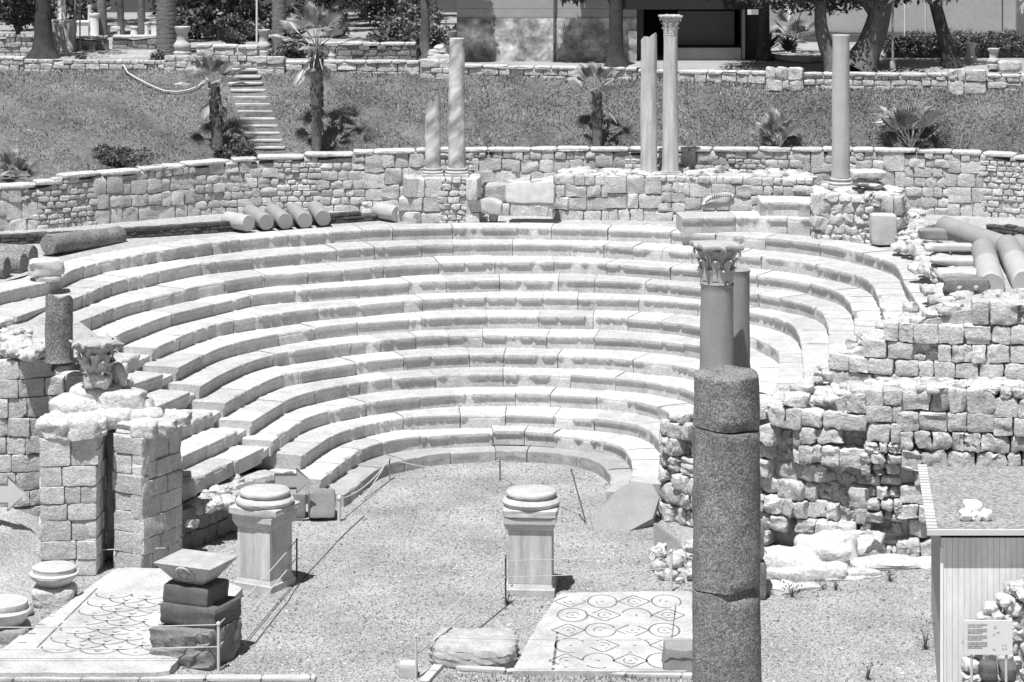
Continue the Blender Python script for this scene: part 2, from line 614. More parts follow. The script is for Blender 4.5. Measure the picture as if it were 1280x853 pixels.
# ------------------------------------------------------------------ SEATING
ROWS = {
    1: [(-60, 385), (0, 364), (36, 356), (67, 350), (90, 336), (125, 326), (195, 313), (262, 303), (305, 298), (390, 290.5), (440, 287.5), (525, 285), (589, 284), (640, 284), (730, 285.5), (817, 288), (920, 294), (967, 297.8), (1004, 301.6), (1034, 306), (1059, 311), (1089, 318.5), (1120, 329), (1128, 340), (1134, 355), (1156, 390)],
    2: [(-40, 418), (27, 393), (56, 383), (99, 370), (112, 363), (147, 350), (190, 340.5), (226, 333), (252, 328), (320, 321), (395, 313.5), (467, 309), (527, 305.5), (629, 304), (725, 305), (815, 310), (939, 319.4), (976, 323), (1010, 328), (1036, 333.5), (1051, 338), (1083, 346.6), (1094, 356), (1100, 372), (1115, 416)],
    3: [(60, 416), (91, 404), (117, 394), (130, 388), (160, 377.5), (225, 362), (261, 354), (320, 344), (382, 340), (432, 336), (495, 330.5), (537, 328.5), (615, 327), (720, 326), (812, 332), (900, 339), (972, 346), (995, 349), (1019, 355), (1050, 364.5), (1064, 376), (1069, 391), (1072, 416)],
    4: [(90, 440), (130, 424), (160, 411), (200, 396), (219, 390), (275, 377), (320, 366), (395, 360), (457, 356), (495, 353), (556, 350), (615, 349), (640, 349), (752, 350), (815, 353), (900, 361), (937, 366), (969, 371), (995, 376.6), (1017, 382), (1031, 391), (1038, 409), (1039, 425), (1041, 448)],
    5: [(120, 465), (152, 451), (174, 443), (187, 436), (200, 430.6), (225, 419.4), (247, 411), (267, 405), (310, 397), (363, 389), (395, 385), (436, 381.5), (480, 377), (532, 373), (582, 371), (640, 371.5), (785, 373), (855, 377), (900, 382), (946, 390), (976, 397), (993, 406), (1003, 420), (1005, 440), (1011, 483)],
    6: [(140, 488), (163, 479), (204, 466), (219, 459.7), (247, 444.7), (275, 431.6), (303, 425), (329, 419.4), (378, 411), (430, 404), (477, 400.5), (566, 395.5), (640, 394.5), (770, 396), (852, 403), (873, 407.5), (910, 412), (942, 419), (963, 430), (975, 438), (977, 452), (972, 492)],
    7: [(160, 522), (192, 508), (234, 489), (249, 482), (275, 466), (308, 451), (338, 442), (378, 436), (418, 430), (463, 425), (520, 420), (577, 418), (640, 418), (680, 419.5), (732, 420), (785, 422), (849, 428), (873, 431), (910, 440), (935, 452), (944, 470), (940, 496)],
    8: [(190, 548), (220, 534.7), (267, 513.5), (278, 505), (316, 483), (348, 469), (382, 461.6), (440, 453), (483, 448), (530, 444.5), (606, 442), (680, 443), (764, 446), (787, 449), (845, 454.4), (869, 459), (895, 468), (910, 482), (912, 510)],
    9: [(200, 582), (226, 570), (297, 537), (309, 528), (331, 514), (357, 498.5), (382, 490), (418, 482), (470, 473.6), (513, 470), (573, 467), (640, 466.5), (712, 467.5), (781, 473), (807, 475), (836, 480.7), (864, 487), (880, 498), (884, 520)],
    10: [(215, 612), (228, 606), (327, 559), (338, 551), (357, 537), (375, 525), (390, 518.5), (420, 510), (465, 501.5), (508, 496.5), (553, 492.5), (621, 490), (680, 491.5), (723, 493.5), (764, 496), (800, 501), (821, 506), (845, 518), (855, 540)],
    11: [(375, 569), (390, 559), (414.5, 542.8), (431, 536), (472, 526), (500, 521), (561, 518), (640, 517.5), (680, 519), (743, 522), (792, 528), (813, 536), (828, 552), (832, 575)],
    12: [(398.5, 599), (419, 582), (435, 570), (450, 561), (469, 554), (500, 547), (538, 543.5), (581, 540.5), (640, 539.5), (695, 542.5), (762, 551), (783, 558.5), (793, 574), (795, 592), (788, 604)],
    13: [(429.5, 619), (446, 607.6), (461, 594), (478, 582), (500, 576), (520, 572.5), (548, 567), (600, 563.5), (640, 563), (690, 565), (726, 570), (751, 579), (763, 591), (763, 605), (757, 614)],
}
HR = .42
zrow = lambda i: (13 - i) * HR + .35
GAP = {5: (174, 190), 6: (204, 219), 7: (234, 249), 8: (267, 279), 9: (297, 311), 10: (327, 339)}
PATH = {i: resample([G(x, y, zrow(i))[:2] for x, y in ROWS[i]], .1, .38) for i in ROWS}
cavea = thing('theatre_seating', (0, 84, 0), 'thirteen curved rows of worn white marble seats around the gravel floor', 'seating')


def chipnoise(x, seed):
    return noise.noise(Vector((x, seed * 7.3, seed * 1.7)))


def sweep_blocks(mb, q, s0, s1, z, hgt, W, over=.072, dz=0.0, inset=0.0, seed=1.0, bl=(.9, 2.3), rough=.0, lift=None):
    t, nr, s = frames(q)
    x = s0
    while x < s1 - .05:
        L = U(*bl)
        if s1 - x - L < .5:
            L = s1 - x
        e = min(x + L, s1)
        m = max(3, int((e - x) / .07) + 1)
        gp_ = U(.004, .012) if random.random() < .8 else U(.015, .03)
        ss = np.linspace(x + gp_, e - gp_, m)
        zo = dz + U(-.018, .018) + (lift(.5 * (x + e)) if lift else 0)
        io = inset + U(-.02, .02)
        o0 = over * U(.75, 1.15)
        broken = random.random() < .13
        wv = U(0, 50)
        rows = []
        for k, u in enumerate(ss):
            p = np.array([np.interp(u, s, q[:, 0]), np.interp(u, s, q[:, 1])])
            nn = np.array([np.interp(u, s, nr[:, 0]), np.interp(u, s, nr[:, 1])])
            nn /= np.linalg.norm(nn)
            c = chipnoise(u * 1.6, seed) + .5 * chipnoise(u * 5, seed + 9)
            c2_ = chipnoise(u * 7, seed + 17)
            chip = min(1, max(0, (c - .42) * 6) + max(0, (c2_ - .38) * 3))
            if broken:
                chip = max(chip, min(1, max(0, chipnoise(u * 2.2, seed + 31) * 4 + .6)))
            if k in (0, m - 1):
                chip = max(chip, random.choice((0, 0, 0, .3, .7)))
            o = o0 * (1 - chip) - .03 * chip + rough * chipnoise(u * 3, seed + 3)
            w1 = .012 * chipnoise(u * 1.3 + wv, seed + 5)
            dip = .05 * chip
            pr = [(-W, 0), (-.55, w1), (-.22, w1 * .7), (o - .04, -.006 - dip * .4), (o - .008, -.016 - dip), (o, -.05 - dip), (o - .004, -.115),
                  (o * .45, -.15), (0.0 if chip < .5 else -.012, -.185), (rough * chipnoise(u * 4, seed + 6), -hgt * .7), (0, -hgt - .03), (-W, -hgt - .03)]
            rows.append([(p[0] + nn[0] * (a - 0 + io), p[1] + nn[1] * (a + io), z + zo + b) for a, b in pr])
        n = len(pr)
        v = np.array(rows).reshape(-1, 3)
        f = grid_faces(m, n, True)
        mb.add(v, f, U(.84, 1.12))
        b0 = mb.n - len(v)
        mb.f.append(np.array([[b0 + j for j in range(n)][::-1]]))
        mb.f.append(np.array([[mb.n - n + j for j in range(n)]]))
        x = e


def s_at_px(i, px):
    t, nr, s = frames(PATH[i])
    X = np.array([CX + F * p[0] / p[1] for p in PATH[i]])
    k = np.argmin(np.abs(X[:len(X) // 2] - px))
    return s[k]


for i in range(1, 14):
    q = PATH[i]
    t, nr, s = frames(q)
    L = s[-1]
    rb = MB()
    lift = None
    if i == 12:
        X = np.array([CX + F * p[0] / p[1] for p in q])
        lift = lambda u, s=s, X=X: .06 if 588 < np.interp(u, s, X) < 678 else 0
    kw = dict(z=zrow(i), hgt=HR if i < 13 else .34, W=1.7 if i > 1 else 1.0, seed=i * 1.37, lift=lift)
    if i == 13:
        kw.update(over=.0, rough=.03)
    if i in GAP:
        a, b = s_at_px(i, GAP[i][0]), s_at_px(i, GAP[i][1])
        sweep_blocks(rb, q, 0, a, **kw)
        sweep_blocks(rb, q, b, L, **kw)
        sb = MB()
        kk = dict(kw)
        kk.update(dz=-.21, hgt=HR - .21, over=.02, inset=-.10, lift=None)
        sweep_blocks(sb, q, a - .02, b + .02, bl=(2, 3), **kk)
        sb.build('aisle_step', 'marble', cavea)
    else:
        sweep_blocks(rb, q, 0, L, **kw)
    rb.build('seat_row', 'marble' if i < 13 else 'podium', cavea, angle=38)

# ------------------------------------------------------------------ TERRACE above the seats
tb = MB()
fr = [G(x, y, 5.34) for x, y in ((-160, 430), (-60, 372), (60, 338), (200, 307), (390, 287), (640, 281), (820, 285), (960, 293), (1060, 306), (1120, 322), (1160, 385), (1172, 395))]
bkp = [(-32, 84), (-27, 90), (-20, 95.5), (-13, 98.5), (-7, 99.5), (0, 100), (5, 100), (9, 99.5), (12.5, 99), (15.5, 98), (17, 96), (18, 95)]
v = []
for j in range(9):
    for a, b in zip(fr, bkp):
        f = j / 8
        x, y = a.x * (1 - f) + b[0] * f, a.y * (1 - f) + b[1] * f
        if j == 0:
            x, y = a.x, a.y + .5
        v.append((x, y, 5.33 + .05 * noise.noise(Vector((x * .8, y * .8, 0))) + (.0 if j else -.03)))
tb.add(v, grid_faces(9, len(fr)))
tb.build('terrace', 'sand', kind='structure')
# higher ground to the right of the seats, behind the rubble wall
tb = MB()
v = []
nx, ny = 14, 16
for j in range(ny):
    for i in range(nx):
        Y = 74.6 + (96 - 74.6) * j / (ny - 1)
        x0 = np.interp(Y, [74.6, 78, 84, 90, 96], [11.6, 12.2, 12.9, 13.2, 13.6])
        X = x0 + i * 1.9 + (45 if i == nx - 1 else 0)
        edge = 0 if i else -.75
        v.append((X, Y, 6.12 - .8 * min(1, max(0, (Y - 86) / 8)) + edge + .07 * noise.noise(Vector((X, Y, 3)))))
tb.add(v, grid_faces(ny, nx))
tb.build('upper_terrace', 'sand', kind='structure')
# left ground behind the left wall
tb = MB()
tb.add([(-45, 72.9, 4.9), (-10.8, 72.9, 4.9), (-10.6, 74.5, 4.6), (-12.5, 79, 4.7), (-14.5, 81.5, 5.0), (-45, 82, 5.2)], [(0, 1, 2, 3, 4, 5)])
tb.build('side_terrace', 'sand', kind='structure')

# ------------------------------------------------------------------ BACK WALLS
zt = lambda x, y, Y: H - (y - YH) * Y / F
bw_ctrl = []
for x, yb, yt in ((-700, 340, 272), (-120, 306, 246), (0, 291, 233), (60, 288, 229), (75, 287, 219), (140, 281, 215), (275, 269, 201), (330, 267, 197), (430, 266, 191), (520, 265, 187),
                  (640, 265, 186), (800, 265, 186), (960, 266, 186), (1060, 268, 186), (1130, 269, 187), (1237, 272, 191), (1300, 276, 198), (1400, 285, 208), (1900, 318, 238)):
    p = G(x, yb, 5.28)
    bw_ctrl.append((p, 5.25, zt(x, yt + 4, p.y)))
back_wall = wall('retaining_wall', 'long curved stone retaining wall under the grass bank behind the columns', 'wall', bw_ctrl, 'panel',
                 thick=1.2, material='lime', coping=((.7, 1.8), .14, .7), drop=.03, tones=(.8, 1.15))

brick = []
for x, y in ((-80, 312), (0, 307), (100, 302), (150, 299), (210, 295), (280, 290), (350, 284), (480, 275)):
    p = G(x, y, 5.33)
    brick.append((p, 5.3, 5.68 if x < 400 else 5.6))
wall('brick_kerb', 'low dark brick kerb along the terrace left of the seating', 'kerb', brick, 'brick', thick=.5, material='brick', core='brick',
     drop=0, ragged=.02, recess=.03, depth=.24)
brick = []
for x, y in ((1232, 291), (1290, 300), (1360, 312)):
    p = G(x, y, 6.1)
    brick.append((p, 6.05, 6.42))
wall('brick_kerb', 'short dark brick kerb behind the fallen columns at the right', 'kerb', brick, 'brick', thick=.4, material='brick', core='brick',
     drop=0, ragged=.02, recess=.03, depth=.24)

Yp = 94.2
pier_c = [((A(504, 250, 95.6).x, 95.6), 5.25, 6.9), ((A(505, 250, Yp).x, Yp), 5.25, 6.93), ((A(600, 250, Yp).x, Yp), 5.25, 6.93), ((A(602, 250, 95.6).x, 95.6), 5.25, 6.9)]
wall('column_platform', 'square ashlar platform carrying the broken and the veined column', 'platform', pier_c, 'mixed', thick=1.3, depth=.4, ragged=.05)
in_c = [((A(602, 250, 96.4).x, 96.4), 5.25, 6.2), ((A(688, 250, 96.0).x, 96.0), 5.25, 6.5), ((A(695, 250, 95.2).x, 95.2), 5.25, 6.88), ((A(850, 250, 95.0).x, 95.0), 5.25, 6.88),
        ((A(1016, 250, 94.4).x, 94.4), 5.25, 6.85)]
wall('inner_wall', 'low wall of squared blocks below the capital-topped column', 'wall', in_c, 'mixed', thick=1.9, depth=.5, ragged=.08, drop=.03, toprub=9)
pr_c = [((A(1014, 250, 92.5).x, 92.5), 5.25, 6.9), ((A(1016, 250, 90.4).x, 90.4), 5.25, 6.9), ((A(1128, 250, 89.6).x, 89.6), 5.25, 6.92), ((A(1136, 250, 91).x, 91), 5.3, 6.7)]
wall('column_platform', 'rough stone platform under the smooth grey column at the right', 'platform', pr_c, 'rough', thick=2.2, depth=.5, toprub=12)

# two bench steps right of centre
for nm, pts, z, lab in (('bench_step', ((852, 272), (930, 271), (1013, 273)), 5.92, 'longer lower marble bench slab at the foot of the inner wall'),
                        ('bench_step', ((950, 252), (985, 252), (1013, 254)), 6.42, 'short upper marble bench slab against the inner wall')):
    q = resample([G(x, y, z)[:2] for x, y in pts], .1, .1)
    mb = MB()
    sweep_blocks(mb, q, 0, frames(q)[2][-1], z, z - 5.3, 1.3, seed=z)
    tag(mb.build(nm, 'marble', angle=38), lab, 'bench')

# big slab and tilted block by the column platform
mb = MB()
c = A(663, 258, 94.6)
stone(mb, (c.x, c.y, c.z + .42), (1.75, .7, .72), 12, .02, rotz(-.03) @ np.array(Matrix.Rotation(radians(-16), 3, 'X')), 7, 1.05)
tag(mb.build('marble_slab', 'carved'), 'big pale marble lintel block tilted in front of the retaining wall', 'stone block')
mb = MB()
c = A(615, 268, 94.4)
stone(mb, (c.x, c.y, c.z + .28), (.72, .6, .5), 9, .04, np.array(Matrix.Rotation(.12, 3, 'Y')), 6, 1.0)
stone(mb, (c.x + .05, c.y + .1, c.z - .1), (.3, .4, .4), 5, .06, None, 5, .8)
tag(mb.build('moulded_block', 'carved'), 'moulded marble block propped beside the square ashlar platform', 'stone block')
mb = MB()
c = A(897, 258, 94.2)
stone(mb, (c.x, c.y, c.z + .2), (1.15, .5, .45), 4.5, .05, np.array(Matrix.Rotation(-.1, 3, 'Y')), 7, 1.05)
for k in range(12):
    box(mb, (c.x - .45 + k * .08, c.y - .2, c.z + .40), (.05, .12, .07), 0, 1.0)
tag(mb.build('cornice_fragment', 'carved'), 'dentilled cornice fragment lying on the benches before the wall', 'stone fragment')


# ------------------------------------------------------------------ columns
def att_base(root, c, r, h, a=0.0, plinth=True, material='carved', part='column_base'):
    mb = MB()
    z = 0
    if plinth:
        box(mb, c, (2.7 * r, 2.7 * r, h * .32), a, 1, .01)
        z = h * .32
    hh = h - z
    prof = [(1.25 * r, z), (1.33 * r, z + hh * .12), (1.33 * r, z + hh * .28), (1.22 * r, z + hh * .38), (1.08 * r, z + hh * .45), (1.06 * r, z + hh * .58), (1.16 * r, z + hh * .66),
            (1.19 * r, z + hh * .78), (1.14 * r, z + hh * .9), (1.03 * r, z + hh * .93), (1.02 * r, z + hh)]
    lathe(mb, c, prof, 40, 1, None, .004)
    return mb.build(part, material, root)


def shaft(c, r0, r1, h, n=40, slant=None, amp=.006, ring=True, chips=()):
    """tapered shaft; slant = (height drop, direction) gives a broken top"""
    mb = MB()
    m = 26
    th = np.linspace(0, 2 * pi, n, endpoint=False)
    v = []
    for k in range(m):
        f = k / (m - 1)
        r = r0 + (r1 - r0) * f
        if ring and f > .965:
            r *= 1.07
        if f < .03:
            r *= 1.05
        rr = r + amp * (np.sin(3 * th + 9 * f) + .6 * np.sin(7 * th - 5 * f))
        for (cf, ca, cw, ch, cd) in chips:
            da = np.abs((th - ca + pi) % (2 * pi) - pi)
            rr = rr - cd * np.exp(-(da / cw) ** 2) * math.exp(-((f - cf) / ch) ** 2)
        z = np.full(n, f * h)
        if slant:
            top = h - slant[0] * (.5 + .5 * np.cos(th - slant[1])) - .05 * np.sin(4 * th + 1)
            z = f * top
        v.append(np.stack([c[0] + rr * np.cos(th), c[1] + rr * np.sin(th), c[2] + z], 1))
    tv = v[-1].mean(0) - np.array([0, 0, .02])
    mb.add(np.concatenate(v + [tv[None]]), grid_faces(m, n, True))
    e = mb.n - 1
    mb.f.append(np.array([(e - n + j, e - n + (j + 1) % n, e) for j in range(n)]))
    mb.f.append(np.array([[j for j in range(n)][::-1]]))
    return mb


def capital(root, c, r, h, a=0.0, material='carved', invert=False, wear=0.0):
    """Corinthian capital: bell, two tiers of acanthus leaves, corner volutes, hollow-sided abacus"""
    s = -1 if invert else 1
    z0 = c[2] + (h if invert else 0)
    bell = MB()
    prof = [(r * .98, 0), (r * 1.05, .03 * h), (r * .98, .07 * h), (r * .95, .3 * h), (r * 1.0, .55 * h), (r * 1.15, .75 * h), (r * 1.36, .86 * h)]
    th = np.linspace(0, 2 * pi, 32, endpoint=False)
    v = np.concatenate([np.stack([c[0] + rr * np.cos(th), c[1] + rr * np.sin(th), np.full(32, z0 + s * z)], 1) for rr, z in prof])
    bell.add(v, grid_faces(len(prof), 32, True), .8)
    def wr(m_):
        if wear:
            for i_ in range(len(m_.v)):
                m_.v[i_] = m_.v[i_] + np.array([[wear * noise.noise(Vector((p[0] * 6, p[1] * 6, p[2] * 6 + o_))) + .6 * wear * noise.noise(Vector((p[0] * 15, p[1] * 15, p[2] * 15 + o_))) for o_ in (0, 31, 67)] for p in m_.v[i_]])
    wr(bell)
    b = bell.build('bell', material, root)
    lv = MB()
    for tier, (zb, hh, out, off) in enumerate(((.05, .42, .30, 0), (.12, .62, .36, pi / 8))):
        for k in range(8):
            ang = a + off + k * pi / 4
            pts = []
            nu, nv = 7, 5
            for i in range(nu):
                f = i / (nu - 1)
                rad = r * (1.0 + .10 * f + out * f ** 4) if f < .9 else r * (1.10 + out * .82)
                zz = h * (zb + hh * min(f, .86) - (.06 if f > .9 else 0))
                wd = r * .36 * (sin(pi * min(1, .25 + .75 * f)) ** .6) * (1 + .16 * (-1) ** i)
                for j in range(nv):
                    g_ = (j / (nv - 1) - .5) * 2
                    rj = rad - r * .07 * g_ * g_ + r * .04 * (1 if j % 2 else 0)
                    da = wd * g_ / rad
                    pts.append((c[0] + rj * cos(ang + da), c[1] + rj * sin(ang + da), z0 + s * zz))
            lv.add(pts, grid_faces(nu, nv), U(.95, 1.15))
    for k in range(4):
        ang = a + pi / 4 + k * pi / 2
        for dn in (-.16, .16):
            pts = [(c[0] + r * q * cos(ang + dn * (1.7 - q)), c[1] + r * q * sin(ang + dn * (1.7 - q)), z0 + s * h * zz) for q, zz in ((1.02, .5), (1.12, .68), (1.34, .82), (1.56, .84), (1.6, .74), (1.5, .72))]
            tube(lv, pts, r * .075, 6, 1.1)
        ang = a + k * pi / 2
        stone(lv, (c[0] + r * 1.33 * cos(ang), c[1] + r * 1.33 * sin(ang), z0 + s * h * .93), (r * .4, r * .4, h * .17), 3, .1, None, 4, 1.05)
    wr(lv)
    lv.build('acanthus_leaves', material, root, angle=80)
    ab = MB()
    n = 48
    ring = []
    for j in range(n):
        t_ = 2 * pi * j / n
        sq = 1 / max(abs(cos(t_)), abs(sin(t_)))
        rad = r * (1.28 + .62 * ((sq - 1) / .4142) ** 1.5)
        ring.append((rad * cos(t_ + a), rad * sin(t_ + a)))
    ring = np.array(ring)
    zs = [(.86, .93), (.90, 1.0), (.985, 1.0), (1.0, .98)]
    v = np.concatenate([np.stack([c[0] + ring[:, 0] * q, c[1] + ring[:, 1] * q, np.full(n, z0 + s * h * zz)], 1) for zz, q in zs])
    ab.add(v, grid_faces(4, n, True))
    ab.f.append(np.array([[3 * n + j for j in range(n)]]))
    ab.f.append(np.array([[j for j in range(n)][::-1]]))
    wr(ab)
    ab.build('abacus', material, root, angle=50)


# short broken column and tall veined column on the ashlar platform
def std_column(px, Y, zb, ytop, wbot, wtop, label, material, base=None, slant=None, cap=None, chips=(), ring=True, name='column', group='columns standing on the back wall'):
    c = A(px, 0, Y)
    c.z = zb
    root = thing(name, c, label, 'column', group)
    r0, r1 = wbot / 2 * Y / F, wtop / 2 * Y / F
    ztop = H - (ytop - YH) * Y / F
    zz = zb
    if base:
        att_base(root, c, r0, base, 0)
        zz += base
    hc = 0
    if cap:
        hc = cap
    mb = shaft((c.x, c.y, zz), r0, r1, ztop - hc - zz, slant=slant, chips=chips, ring=ring)
    mb.build('shaft', material, root)
    if cap:
        capital(root, (c.x, c.y, ztop - hc), r1 * 1.02, hc, .35, 'carved')
    return root


std_column(541, 95.0, 6.9, 122, 20, 19, 'short column with a slanting broken top beside the tall veined one', 'vein', .32, slant=(.42, 2.6), ring=False)
std_column(571, 95.0, 6.9, 48, 22, 19, 'tall diagonally veined marble column without a capital', 'vein', .32, ring=False)
std_column(811, 96.0, 6.86, 42, 21, 20, 'capital-less column with a cracked shaft and chipped top', 'flute', .1, slant=(.25, 2.6), ring=False, chips=((.33, -1.1, .5, .012, .05), (.33, -2.2, .4, .01, .03), (.72, -1.6, 3, .006, .02)))
std_column(838, 96.0, 6.86, 19, 21, 17, 'slender marble column crowned with a leafy carved capital', 'flute', .1, cap=.72, chips=((.55, -1.6, 3, .006, .015),))
std_column(1051, 91.9, 6.9, 44, 23, 21, 'plain smooth grey column near the right end of the wall', 'pale_granite', .36)

# column with capital, and a plain one behind it, standing on the right wall
c = A(896, 0, 74.5)
c.z = 4.2
r_ = thing('column', c, 'grey granite column with a leafy marble capital behind the big front column', 'column', 'columns on the right-hand wall')
zt_ = H - (304 - YH) * 74.5 / F
shaft(c, .47, .44, zt_ - 1.12 - c.z, ring=True).build('shaft', 'granite2', r_)
capital(r_, (c.x, c.y, zt_ - 1.12), .44, 1.12, .25, 'carved_grey')
c = A(918, 0, 76.5)
c.z = 3.9
r_ = thing('column', c, 'plain grey granite column half hidden behind the capital-topped one', 'column', 'columns on the right-hand wall')
shaft(c, .44, .42, H - (337 - YH) * 76.5 / F - c.z, ring=True).build('shaft', 'granite2', r_)

# big front column of three broken drums
Yf = 56.0
pxm = F / Yf
cx = A(908, 0, Yf).x
r_ = thing('front_column', (cx, Yf, 0), 'massive dark speckled granite column of three broken drums in the foreground', 'column')


def drum(z0, z1, r0, r1, tops=(0, 0), bots=(0, 0), chip_t=None, chip_b=None, round_top=0):
    mb = MB()
    n, m = 64, 40
    th = np.linspace(0, 2 * pi, n, endpoint=False)
    v = []
    for k in range(m):
        f = k / (m - 1)
        zt_ = z1 + tops[0] * np.cos(th - tops[1]) + .015 * np.sin(5 * th)
        zb_ = z0 + bots[0] * np.cos(th - bots[1]) + .015 * np.sin(5 * th)
        z = zb_ + (zt_ - zb_) * f
        r = r0 + (r1 - r0) * f + .012 * np.sin(3 * th + 4 * f) + rng.normal(size=n) * .003
        for ch, d in ((chip_t, (1 - f) * (z1 - z0)), (chip_b, f * (z1 - z0))):
            if ch:
                da = np.abs((th - ch[0] + pi) % (2 * pi) - pi)
                r = r - ch[2] * np.exp(-(da / ch[1]) ** 4) * math.exp(-(d / ch[3]) ** 2)
        if round_top and f > .955:
            r = r - round_top * ((f - .955) / .045) ** 2
        v.append(np.stack([cx + r * np.cos(th), Yf + r * np.sin(th), z], 1))
    ct, cb_ = v[-1].mean(0), v[0].mean(0)
    mb.add(np.concatenate(v + [ct[None], cb_[None]]), grid_faces(m, n, True))
    mb.f.append(np.array([((m - 1) * n + j, (m - 1) * n + (j + 1) % n, m * n) for j in range(n)]))
    mb.f.append(np.array([((j + 1) % n, j, m * n + 1) for j in range(n)]))
    return mb


zc = lambda y: H - (y - YH) * (Yf - .6) / F
z_a, z_b, z_c = zc(461 + 12), zc(541), zc(742)
drum(z_b + .015, z_a, .685, .66, (.02, 1), (.05, pi * .9), None, (-1.05, .75, .13, .12), .05).build('drum', 'granite', r_)
drum(z_c + .015, z_b - .015, .695, .685, (.05, pi * .9), (.04, 0), (-1.0, .7, .045, .06), (-.95, .6, .06, .07)).build('drum', 'granite', r_)
drum(-.05, z_c - .015, .72, .695, (.04, 0), (0, 0), (-.95, .7, .19, .16), None).build('drum', 'granite', r_)

# stub column on the left wall
c = A(74, 0, 71.9)
c.z = 5.0
mb = shaft(c, .37, .36, H - (368 - YH) * 71.9 / F - c.z, slant=(.12, 1.2), ring=False, chips=((.78, -.3, .35, .05, .06),))
tag(mb.build('broken_column', 'granite'), 'stubby dark granite column stump standing on the left wall', 'column')

# ------------------------------------------------------------------ RIGHT-HAND WALLS
rw = []
for x, yb, yt in ((823, 648, 530), (835, 655, 521), (868, 664, 520), (930, 680, 518), (1005, 692, 512), (1050, 697, 494), (1100, 700, 490), (1165, 703, 489), (1280, 706, 489), (1400, 709, 489), (1900, 722, 496)):
    p = G(x, yb, 0)
    rw.append((p, 0, H - (yt - YH) * p.y / F))
q0 = rw[0][0]
rw.insert(0, (Vector((q0.x + .1, q0.y + 1.4, 0)), 0, rw[0][2] - .1))
wall('rubble_wall', 'tall lower face of the crumbling rubble wall right of the orchestra', 'wall', rw, 'rough', thick=1.5, material='rub', drop=.06, n=7, recess=.5, ragged=.2, depth=.7, tones=(.85, 1.12), toprub=9, hi=(2.9, 'squared'), erode=lambda f, z: 1.0 * max(0, 1 - max(0, f - .45) / .35) * (1 if z < 3 else .25))
uw = []
for x, yt, dy in ((1035, 452, 1.9), (1060, 434, 1.6), (1085, 428, 1.5), (1118, 404, 1.4), (1150, 399, 1.3), (1190, 386, 1.3), (1230, 378, 1.3), (1290, 378, 1.3), (1400, 378, 1.3), (1900, 384, 1.3)):
    Yq = np.interp(x, [1005, 1165, 1280, 1400, 1900], [71.6, 70.7, 70.5, 70.3, 69.3]) + dy
    p = A(x, 0, Yq)
    uw.append((p, 4.0, H - (yt + 3 - YH) * Yq / F))
wall('block_wall', 'upper tier of squared pale blocks on top of the rubble wall', 'wall', uw, 'squared', thick=2.2, material='rub', drop=.02, n=6, recess=.2, ragged=.1, depth=.6, tones=(.95, 1.12), toprub=10)
# lip under the seats where they end above the rubble wall
mb = MB()
for k in range(16):
    x = 955 + k * 6.2
    c = A(x, np.interp(x, [955, 1010, 1050], [503, 498, 486]), 72.7)
    stone(mb, (c.x, c.y + .5, c.z - .08), (U(.3, .6), 1.3, U(.16, .26)), 4.5, .08, rotz(U(-.2, .2)), 5, U(.9, 1.1))
tag(mb.build('ledge', 'rub'), 'jutting broken ledge where the seats end above the rubble wall', 'ledge')
# rubble heap between seats and upper right wall
mb = MB()
for k in range(46):
    x = U(985, 1150)
    y = np.interp(x, [985, 1040, 1090, 1150], [490, 462, 425, 388]) + U(-10, 16)
    z = np.interp(x, [985, 1040, 1150], [3.75, 4.3, 5.4]) + U(-.1, .1)
    c = G(x, y, z)
    s_ = U(.25, .6)
    stone(mb, (c.x, c.y, c.z), (s_ * 1.2, s_, s_ * .7), U(3, 5), .09, rotz(U(0, 3)), 5, U(.9, 1.12))
tag(mb.build('rubble_heap', 'rub'), 'loose broken stones between the seat ends and the block wall', 'rubble')['kind'] = 'stuff'
# bank of rubble beside the top rows
mb = MB()
for k in range(150):
    f = random.random()
    x = 1122 + 80 * f + U(-22, 22)
    y = 262 + 120 * f + U(-14, 14)
    z = np.interp(x, [1110, 1150, 1210], [5.55, 5.8, 6.15])
    c = G(x, y, z)
    s_ = U(.2, .55)
    stone(mb, (c.x, c.y, c.z), (s_ * 1.25, s_, s_ * .65), U(2.8, 5), .1, rotz(U(0, 3)), 4, U(.8, 1.1))
tag(mb.build('rubble_bank', 'rub'), 'bank of loose rubble climbing beside the upper seat ends', 'rubble')['kind'] = 'stuff'
for k, (x, y, sz, lab, m_) in enumerate((
        (1186, 303, (1.9, .6, .34), 'grey stone slab at the far end of the rubble bank', 'slabgrey'),
        (1186, 318, (1.5, .5, .22), 'pale flat slab just below the grey slab', 'carved'),
        (1195, 335, (1.5, .8, .22), 'pale paving slab midway down the rubble bank', 'carved'),
        (1203, 352, (1.45, .8, .26), 'broad pale slab above the carved block', 'carved'),
        (1208, 371, (1.25, .7, .42), 'block with two carved knobs at the top of the block wall', 'midstone'))):
    c = G(x, y, 6.05)
    mb = MB()
    stone(mb, (c.x, c.y, c.z + sz[2] * .5 + .1), sz, 9, .03, rotz(U(-.12, .08)), 6, 1)
    if k == 4:
        for dx in (-.25, .2):
            stone(mb, (c.x + dx, c.y - .38, c.z + .3), (.16, .16, .16), 2.2, .02, None, 4, 1.9)
    tag(mb.build('stone_slab', m_), lab, 'stone block')
mb = MB()
c = A(1104, 298, 89.3)
stone(mb, (c.x, c.y, c.z + .3), (.85, .6, 1.0), 12, .015, None, 6, 1.02)
tag(mb.build('moulded_slab', 'carved'), 'pale panelled slab leaning against the rough column platform', 'stone block')
c = A(1085, 236, 90.7)
r_ = thing('capital_fragment', c, 'worn capital lying on the rough platform beside the smooth grey column', 'capital')
mb = MB()
stone(mb, (c.x, c.y, c.z + .5), (1.15, .9, .24), 6, .06, None, 6, 1.1)
mb.build('abacus', 'rub', r_)
mb = MB()
